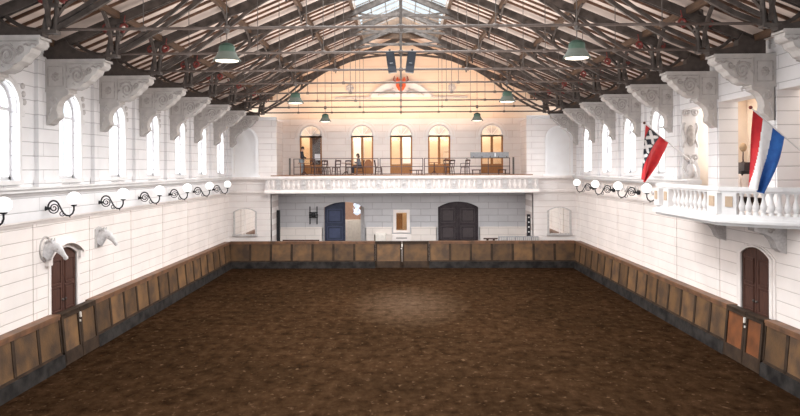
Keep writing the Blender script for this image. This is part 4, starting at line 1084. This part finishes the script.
# standing person, facing right, looking down at the table, hands forward
Js = dict(pelvis=(0, 0, .95), waist=(-.01, 0, 1.12), chest=(.01, 0, 1.36), neck0=(.02, 0, 1.49), neck=(.04, -.0, 1.54), chin=(.07, -.01, 1.60), head=(.08, -.01, 1.67), crown=(.07, -.01, 1.73), face=(.8, -.35, -.2),
          shL=(.0, .19, 1.43), elL=(.08, .24, 1.16), wrL=(.28, .16, 1.05), paL=(.36, .12, 1.03), shR=(.0, -.19, 1.43), elR=(.05, -.26, 1.15), wrR=(.2, -.2, .95), paR=(.27, -.17, .9),
          hipL=(0, .1, .9), knL=(.03, .12, .5), anL=(-.02, .12, .08), toeL=(.14, .13, .04), hipR=(0, -.1, .9), knR=(.05, -.12, .5), anR=(.02, -.12, .08), toeR=(.18, -.13, .04))
person('person', 'standing person in dark jacket and pale trousers at the gallery left end', (-6.3, 44.25, 5.6), Js, M['jacket'], M['jeans'])
Jt = dict(pelvis=(0, 0, .54), waist=(-.02, 0, .68), chest=(-.05, 0, .9), neck0=(-.07, 0, 1.03), neck=(-.09, 0, 1.08), chin=(-.12, -.01, 1.13), head=(-.13, -.01, 1.20), crown=(-.12, -.01, 1.26), face=(-.9, -.3, -.1),
          shL=(-.05, -.18, .97), elL=(-.12, -.23, .74), wrL=(-.34, -.15, .8), paL=(-.42, -.12, .8), shR=(-.05, .18, .97), elR=(-.12, .23, .74), wrR=(-.34, .15, .8), paR=(-.42, .12, .8),
          hipL=(-.02, -.1, .52), knL=(-.42, -.12, .52), anL=(-.42, -.13, .08), toeL=(-.57, -.13, .04), hipR=(-.02, .1, .52), knR=(-.42, .12, .5), anR=(-.4, .13, .08), toeR=(-.56, .13, .04))
person('person', 'seated person in grey with dark hair near the second gallery door, facing left', (-2.6, 43.75, 5.6), Jt, M['shirt'], M['jacket'], True)
chair(-2.58, 43.75, -PI/2, 'dark wooden cafe chair the seated person sits on')
t = thing('bentwood_armchair', 'reddish-brown round-backed armchair right of the seated person', 'chair', (-2.05, 43.5, 5.6))
x = -2.05; yy = 43.5
p = MB(); p.lathe([(.24, 0), (.25, .05)], (x, yy, 6.0), 16); p.build('seat', M['tablewood'], t)
p = MB(); p.ribbon([(x+.27*math.cos(a), yy+.1, 6.05+.48*math.sin(a)) for a in [PI*i/12 for i in range(13)]], .05, .05, side=(0, 1, 0)); p.prism([(x+.25*math.cos(a), 6.05+.46*math.sin(a)) for a in [PI*i/12 for i in range(13)]], lambda u, v, d: (u, d, v), yy+.1, yy+.13); p.build('backrest', M['tablewood'], t)
for a in (-1, 1):
    for b_ in (-1, 1): p = MB(); p.tube([(x+a*.17, yy+b_*.17, 6.0), (x+a*.2, yy+b_*.2, 5.6)], .022, 6); p.build('leg', M['tablewood'], t)

# ------------------------------------------------------------------ right balcony
path = [(10.62, 25.75), (9.3, 25.5), (9.25, 24.2), (9.25, 22), (9.25, 20.4), (9.54, 20.08), (9.9, 19.62), (10.35, 19.22), (10.85, 18.92), (11.6, 18.7), (12.4, 18.6)]
def sweep(mb, path, w0, w1, z0, z1):
    """band between offsets w0 (outer) and w1 (inner) from the balcony line"""
    n = len(path); base = len(mb.v)
    for i, (x, y) in enumerate(path):
        a = Vector(path[max(i-1, 0)]); b_ = Vector(path[min(i+1, n-1)]); d = (b_-a).normalized(); nr = Vector((d.y, -d.x))
        # outward is to the left of travel (towards the arena)
        for off in (w0, w1):
            for z in (z0, z1): mb.v.append((x+nr.x*off, y+nr.y*off, z))
    for i in range(n-1):
        a = base+i*4; c_ = a+4
        for q in ((0, 1), (1, 3), (3, 2), (2, 0)): mb.f.append((a+q[0], a+q[1], c_+q[1], c_+q[0]))
    mb.f.append((base, base+1, base+3, base+2)); e = base+(n-1)*4; mb.f.append((e, e+2, e+3, e+1))
    return mb
t = MB(); t.box(XL-.1, XL+.12, Y0, 19.4, 4.5, 4.66); t.box(XL-.04, XL+.1, Y0, 19.4, 4.4, 4.5)
struct(t, 'trim_42', M['plaster'], 'white coping along the loggia edge nearest the camera', 'moulding')
bal = thing('stone_balcony', 'white bow-fronted balcony with turned balusters on the right wall', 'balcony', (10.6, 22, 4.4), kind='structure')
p = MB(); sweep(p, path, .12, -.14, 5.30, 5.42); sweep(p, path, .08, -.10, 5.24, 5.30); p.build('handrail', M['plaster'], bal)
p = MB(); sweep(p, path, .1, -.12, 4.55, 4.64); sweep(p, path, .16, -.2, 4.48, 4.55); sweep(p, path, .24, -.2, 4.40, 4.48); sweep(p, path, .12, -.3, 4.31, 4.40)
p.build('base_moulding', M['plaster'], bal)
p = MB(); p.prism([(10.75, 25.7)]+path[1:]+[(12.4, 25.7)], lambda u, v, d: (u, v, d), 4.42, 4.6); p.build('floor_slab', M['plaster_warm'], bal)
prof = [(.075, 0), (.075, .06), (.05, .09), (.09, .2), (.09, .26), (.045, .42), (.038, .52), (.065, .56), (.07, .62)]
def baluster(x, y):
    p = MB(); p.lathe(prof, (x, y, 4.63), 10); return p.build('baluster', M['plaster'], bal, smooth=True)
b0 = baluster(0, 0); b0.location = (9.25-10.6, 23.85-22, -4.4+4.4)
cur = []
for i in range(9): cur.append((9.25, 23.85-.33*i))
for (a, b_) in zip(path[5:], path[6:]):
    L_ = (Vector(b_)-Vector(a)).length; n = max(1, round(L_/.21))
    for j in range(n): cur.append((a[0]+(b_[0]-a[0])*(j+.6)/n, a[1]+(b_[1]-a[1])*(j+.6)/n))
b0.location = (cur[0][0], cur[0][1], 0)
# baluster mesh was built relative to the balcony base, so place copies by plan offset
for q in cur[1:]:
    o = b0.copy(); C.objects.link(o); o.location = (q[0], q[1], 0)
tan = mat('tan_inset', (.56, .42, .30), .7)
for (xa, ya, xb, yb) in ((9.22, 25.5, 9.22, 25.05), (9.22, 24.6, 9.22, 24.15), (9.22, 21.1, 9.22, 20.45), (9.27, 20.38, 9.54, 20.08), (10.62, 25.62, 9.4, 25.45)):
    p = MB(); a = Vector((xa, ya, 0)); b_ = Vector((xb, yb, 0)); d_ = (b_-a); p.beam(a+Vector((0, 0, 4.94)), b_+Vector((0, 0, 4.94)), .2, .62); pd = p.build('pedestal', M['plaster'], bal)
    if yb < 25.4:
        nr = Vector((d_.y, -d_.x, 0)).normalized(); m0 = a+d_*.25+nr*.11; m1 = a+d_*.75+nr*.11
        p = MB(); p.beam(m0+Vector((0, 0, 5.0)), m1+Vector((0, 0, 5.0)), .03, .3); p.build('inset_panel', tan, pd)
for yc in (23.6, 19.95):
    p = MB(); p.prism([(XL, 4.31), (9.85, 4.31), (9.87, 4.2), (10.1, 4.14), (10.3, 4.05), (10.42, 3.9), (10.5, 3.7), (10.62, 3.6), (XL, 3.56)], lambda u, v, d: (u, d, v), yc-.18, yc+.18)
    cb = p.build('corbel', M['relief'], bal, bevel=.015)
    p = MB(); p.tube(spiral((10.3, 4.2), .09, .02, 1.5, 0, lambda u, v, d: (u, d, v), yc-.19, 24), .022, 6); p.tube([(10.6-.08*i, yc-.19, 4.28+.02*(i % 2)) for i in range(9)], .024, 6); p.build('corbel_scroll', M['relief_dark'], cb, smooth=True)

# loggia interior
w = MB(); w.quad((11.5, 27.4, 4.4), (13.4, 27.4, 4.4), (13.4, 27.4, 9), (11.5, 27.4, 9)); w.quad((13.4, Y0, 4.4), (13.4, 27.4, 4.4), (13.4, 27.4, 9), (13.4, Y0, 9)); w.quad((11.2, Y0, 8.7), (13.4, Y0, 8.7), (13.4, 27.4, 8.7), (11.2, 27.4, 8.7))
struct(w, 'wall_loggia', M['loggia'], 'peach back wall and ceiling of the loggia behind the balcony', 'wall')
w = MB(); w.box(XL+.06, 13.4, Y0, 27.38, 4.3, 4.6); struct(w, 'floor_loggia', M['gallery_floor'], 'loggia floor behind the balcony balusters', 'floor')
ct = thing('carved_cartouche', 'tall white carved cartouche with an oval shield on the end wall of the loggia', 'cartouche', (11.17, 27.4, 5.3))
fq = lambda u, v, d: (u, 27.4+d, v)
p = MB(); p.prism([(10.88, 5.3), (11.5, 5.3), (11.5, 5.9), (11.3, 6.4), (11.36, 7.6), (11.3, 8.3), (11.2, 8.8), (10.98, 8.9), (10.92, 8.3), (10.87, 7.6), (10.95, 6.4), (10.88, 5.9)], fq, -.12, 0); p.build('backing', M['plaster'], ct, bevel=.03)
p = MB(); p.ball((11.17, 27.26, 7.2), (.17, .07, .42), 16, 10); p.build('oval_shield', M['relief_dark'], ct, smooth=True)
p = MB()
for s in (-1, 1):
    p.tube(spiral((11.17+s*.2, 8.1), .16, .03, 1.5, PI/2, fq, -.14, 24, s), .04, 6)
    p.tube([fq(11.17+s*(.22+.05*math.sin(i)), 7.7-.12*i, -.13) for i in range(9)], [.05, .04]*4+[.05], 6)
    p.tube(spiral((11.17+s*.16, 6.35), .15, .03, 1.5, -PI/2, fq, -.14, 24, -s), .04, 6)
p.build('scrollwork', M['relief'], ct, smooth=True)
p = MB(); p.lathe([(.12, 0), (.2, .1), (.15, .25), (.22, .4), (.05, .5)], (11.17, 27.22, 8.35), 12); p.build('crown', M['relief'], ct, smooth=True)
p = MB(); p.ball((11.17, 27.22, 5.85), (.2, .1, .28), 12, 8); p.ball((11.17, 27.16, 6.2), (.09, .09, .11), 10, 8); p.tube([(10.85, 27.2, 5.95), (10.95, 27.12, 5.7)], .05, 6); p.tube([(11.25, 27.2, 5.95), (11.35, 27.1, 5.62)], .04, 6); p.build('figure', M['horse'], ct, smooth=True)
t = thing('dark_sideboard', 'black sideboard against the peach wall of the loggia', 'cabinet', (12.9, 26.4, 4.6))
p = MB(); p.box(12.3, 13.3, 25.6, 27.3, 4.66, 5.85); p.build('carcass', M['black'], t, bevel=.02)
p = MB(); p.box(12.5, 13.2, 25.8, 27.0, 5.85, 6.15); p.build('shelf_unit', M['doordark'], t)
for yy in (25.7, 27.1): p = MB(); p.box(12.35, 12.43, yy, yy+.08, 4.6, 4.68); p.build('foot', M['black'], t)
t = thing('table_lamp', 'small dark globe-headed table lamp on the black sideboard', 'lamp', (12.85, 26.6, 6.15))
p = MB(); p.lathe([(.1, 0), (.03, .04), (.02, .4)], (12.85, 26.6, 6.15), 10); p.build('stand', M['rod'], t)
p = MB(); p.ball((12.85, 26.6, 6.72), (.13, .13, .17), 12, 8); p.build('shade', mat('lampshade', (.45, .32, .2), .7), t, smooth=True)
def soft_chair(x, y, rz, lab, m_, nm):
    t = thing(nm, lab, 'chair', (0, 0, 0), 'upholstered chairs in the loggia')
    p = MB(); p.box(-.24, .24, -.24, .24, .36, .5); p.build('seat', m_, t, bevel=.04)
    p = MB(); p.prism([(-.24, .45), (.24, .45), (.24, 1.0), (.12, 1.1), (-.12, 1.1), (-.24, 1.0)], lambda u, v, d: (u, d, v), .18, .27); p.build('backrest', m_, t, bevel=.03)
    for a in (-1, 1):
        for b_ in (-1, 1): p = MB(); p.tube([(a*.2, b_*.2, .4), (a*.2, b_*.2, 0)], .022, 6); p.build('leg', M['chairwood'], t)
    t.location = (x, y, 4.6); t.rotation_euler = (0, 0, rz)
for i, y in enumerate((25.6, 24.9, 24.2, 23.3)): soft_chair(11.95, y, -PI/2+.1*i, 'cream covered chair in the loggia, %s from the carved cartouche' % ORD[i], M['seatcloth'], 'covered_chair')
for i, (x, y) in enumerate(((11.75, 21.75), (11.9, 20.3), (11.8, 19.6))): soft_chair(x, y, -1.2+.5*i, 'red upholstered chair behind the balusters, %s' % ['left of the pier', 'right behind the pier', 'nearest the picture edge'][i], M['redcloth'], 'red_chair')
table_l = thing('dark_desk', 'dark desk behind the balusters in the loggia', 'desk', (12.3, 21.2, 4.6))
p = MB(); p.box(12.55, 13.1, 20.0, 21.6, 5.3, 5.36); p.build('desktop', M['black'], table_l)
for a in (12.6, 13.05):
    for b_ in (20.05, 21.55): p = MB(); p.box(a-.03, a+.03, b_-.03, b_+.03, 4.6, 5.3); p.build('leg', M['black'], table_l)

# ------------------------------------------------------------------ flags
def flag(name, lab, base, tip, s0, s1, bot0, bot1, colf, mats, finial):
    base, tip = Vector(base), Vector(tip)
    f = thing(name, lab, 'flag', tuple(base), 'flags on slanting poles')
    p = MB(); p.tube([base, tip], [.028, .02], 8); p.build('pole', M['plaster'], f, smooth=True)
    p = MB(); p.ball(tuple(tip), .05, 10, 8); p.build('finial', finial, f, smooth=True)
    p = MB(); d = (base-tip).normalized(); p.beam(base-d*.05, base+d*.12, .12, .12); p.build('wall_socket', M['iron_lt'], f)
    A = tip+(base-tip)*s0; B = tip+(base-tip)*s1; b0 = Vector(bot0); b1 = Vector(bot1)
    nu, nv = 48, 72; p = MB()
    for j in range(nv+1):
        v = j/nv
        for i in range(nu+1):
            u = i/nu
            top = A+(B-A)*u; bt = b0+(b1-b0)*u
            # cloth falls from the pole then gathers: blend, with folds
            q = top*(1-v)+bt*v
            q.z -= .10*math.sin(PI*v)*u
            amp = .02+.10*v
            q.y += amp*math.sin(u*11+v*2.0)+.05*math.sin(v*5+u*3); q.x += .03*v*math.sin(u*9+1+v*3)
            p.v.append(tuple(q))
    for j in range(nv):
        for i in range(nu):
            a = j*(nu+1)+i; p.f.append((a, a+1, a+nu+2, a+nu+1)); p.mi.append(colf((i+.5)/nu, (j+.5)/nv))
    p.build('cloth', mats, f, smooth=True)
flag('striped_flag', 'red, white and blue striped flag on a white pole over the balcony', (11.62, 18.74, 5.48), (9.18, 18.6, 7.55), .028, .37, (9.14, 18.55, 5.42), (9.56, 18.6, 5.26),
     lambda u, v: 0 if u+.33*v*v < .333 else (1 if u+.33*v*v < .667 else 2), [M['red'], M['flagwhite'], M['flagblue']], M['redpaint'])
def ams(u, v):
    w = u+.72*v
    if w < .20 or w > .66: return 0
    for c_ in (.13, .36, .59):
        du = (w-.43)*1.0; dv = (v-c_)*2.0
        if abs(du) < .2 and abs(dv) < .2 and (abs(du-dv) < .085 or abs(du+dv) < .085): return 2
    return 1
flag('saltire_flag', 'red flag with black band and white diagonal crosses on the right wall', (11.15, 27.2, 6.22), (8.96, 26.0, 7.62), .03, .50, (8.86, 25.95, 5.55), (8.98, 26.0, 5.40),
     ams, [M['red'], M['flagblack'], M['flagwhite']], M['chairwood'])

# ------------------------------------------------------------------ light
wd = bpy.data.worlds.new('World'); bpy.context.scene.world = wd; wd.use_nodes = True
bg = wd.node_tree.nodes['Background']; bg.inputs[0].default_value = (.92, .96, 1, 1); bg.inputs[1].default_value = 1.15
def area(name, loc, rot, sx, sy, power, col=(1, 1, 1), spread=None):
    l = bpy.data.lights.new(name, 'AREA'); l.shape = 'RECTANGLE'; l.size = sx; l.size_y = sy; l.energy = power; l.color = col
    if spread: l.spread = spread
    o = bpy.data.objects.new(name, l); C.objects.link(o); o.location = loc; o.rotation_euler = rot
    return o
area('daylight_skylight', (0, 24, 15.2), (0, 0, 0), 4, 30, 7500, (.95, .98, 1))
area('daylight_left', (-12.6, 28, 7.6), (0, -PI/2, 0), 3.4, 32, 5200, (.97, .98, 1))
area('daylight_right', (12.6, 35, 7.6), (0, PI/2, 0), 3.4, 16, 3200, (.97, .98, 1))
area('hall_fill_down', (0, 27, 9.0), (0, 0, 0), 14, 26, 2900, (1, .95, .92))  # unseen hall-wide fill added to brighten walls and floor
area('hall_fill_up', (0, 27, 7.2), (PI, 0, 0), 12, 26, 2600, (1, .95, .91))  # unseen fill added to brighten the roof underside
area('gable_wash', (0, 43.3, 9.1), (math.radians(156), 0, 0), 13, .4, 300, (1, .66, .42))
area('foyer', (0, 47.5, 9.3), (0, 0, 0), 15, 2, 330, (1, .80, .56))
area('foyer_fill_up', (0, 47.6, 7.6), (PI, 0, 0), 15, 2.4, 330, (1, .93, .84))  # unseen fill added to brighten the fanlights
area('lobby', (-3.5, 48, 4.5), (0, 0, 0), 3, 2, 130, (1, .93, .85))
area('hatch_room', (0, 46.2, 4.2), (0, 0, 0), 1, .6, 30, (1, .7, .4))
area('loggia', (12.3, 22, 8.6), (0, 0, 0), 1.5, 9, 95, (1, .93, .86))
area('under_gallery', (0, 43.9, 4.55), (0, 0, 0), 14, .8, 110, (1, .97, .95))

sc = bpy.context.scene
sc.view_settings.view_transform = 'Standard'
sc.view_settings.look = 'None'
sc.view_settings.exposure = 0
try:
    sc.cycles.use_denoising = True; sc.cycles.max_bounces = 8; sc.cycles.diffuse_bounces = 4; sc.cycles.sample_clamp_indirect = 6
except Exception: pass

cam = bpy.data.cameras.new('camera'); co_ = bpy.data.objects.new('camera', cam); C.objects.link(co_)
cam.sensor_width = 36; cam.sensor_fit = 'HORIZONTAL'; cam.lens = 36*700.52/800
cam.shift_x = (400-387.35)/800; cam.shift_y = (169.26-208)/800
co_.matrix_world = Matrix.Translation((-.012, 0, 5.996)) @ Matrix.Rotation(.0196, 4, 'Z') @ Matrix.Rotation(PI/2-.0013, 4, 'X') @ Matrix.Rotation(-.005, 4, 'Z')
cam.clip_end = 300
sc.camera = co_
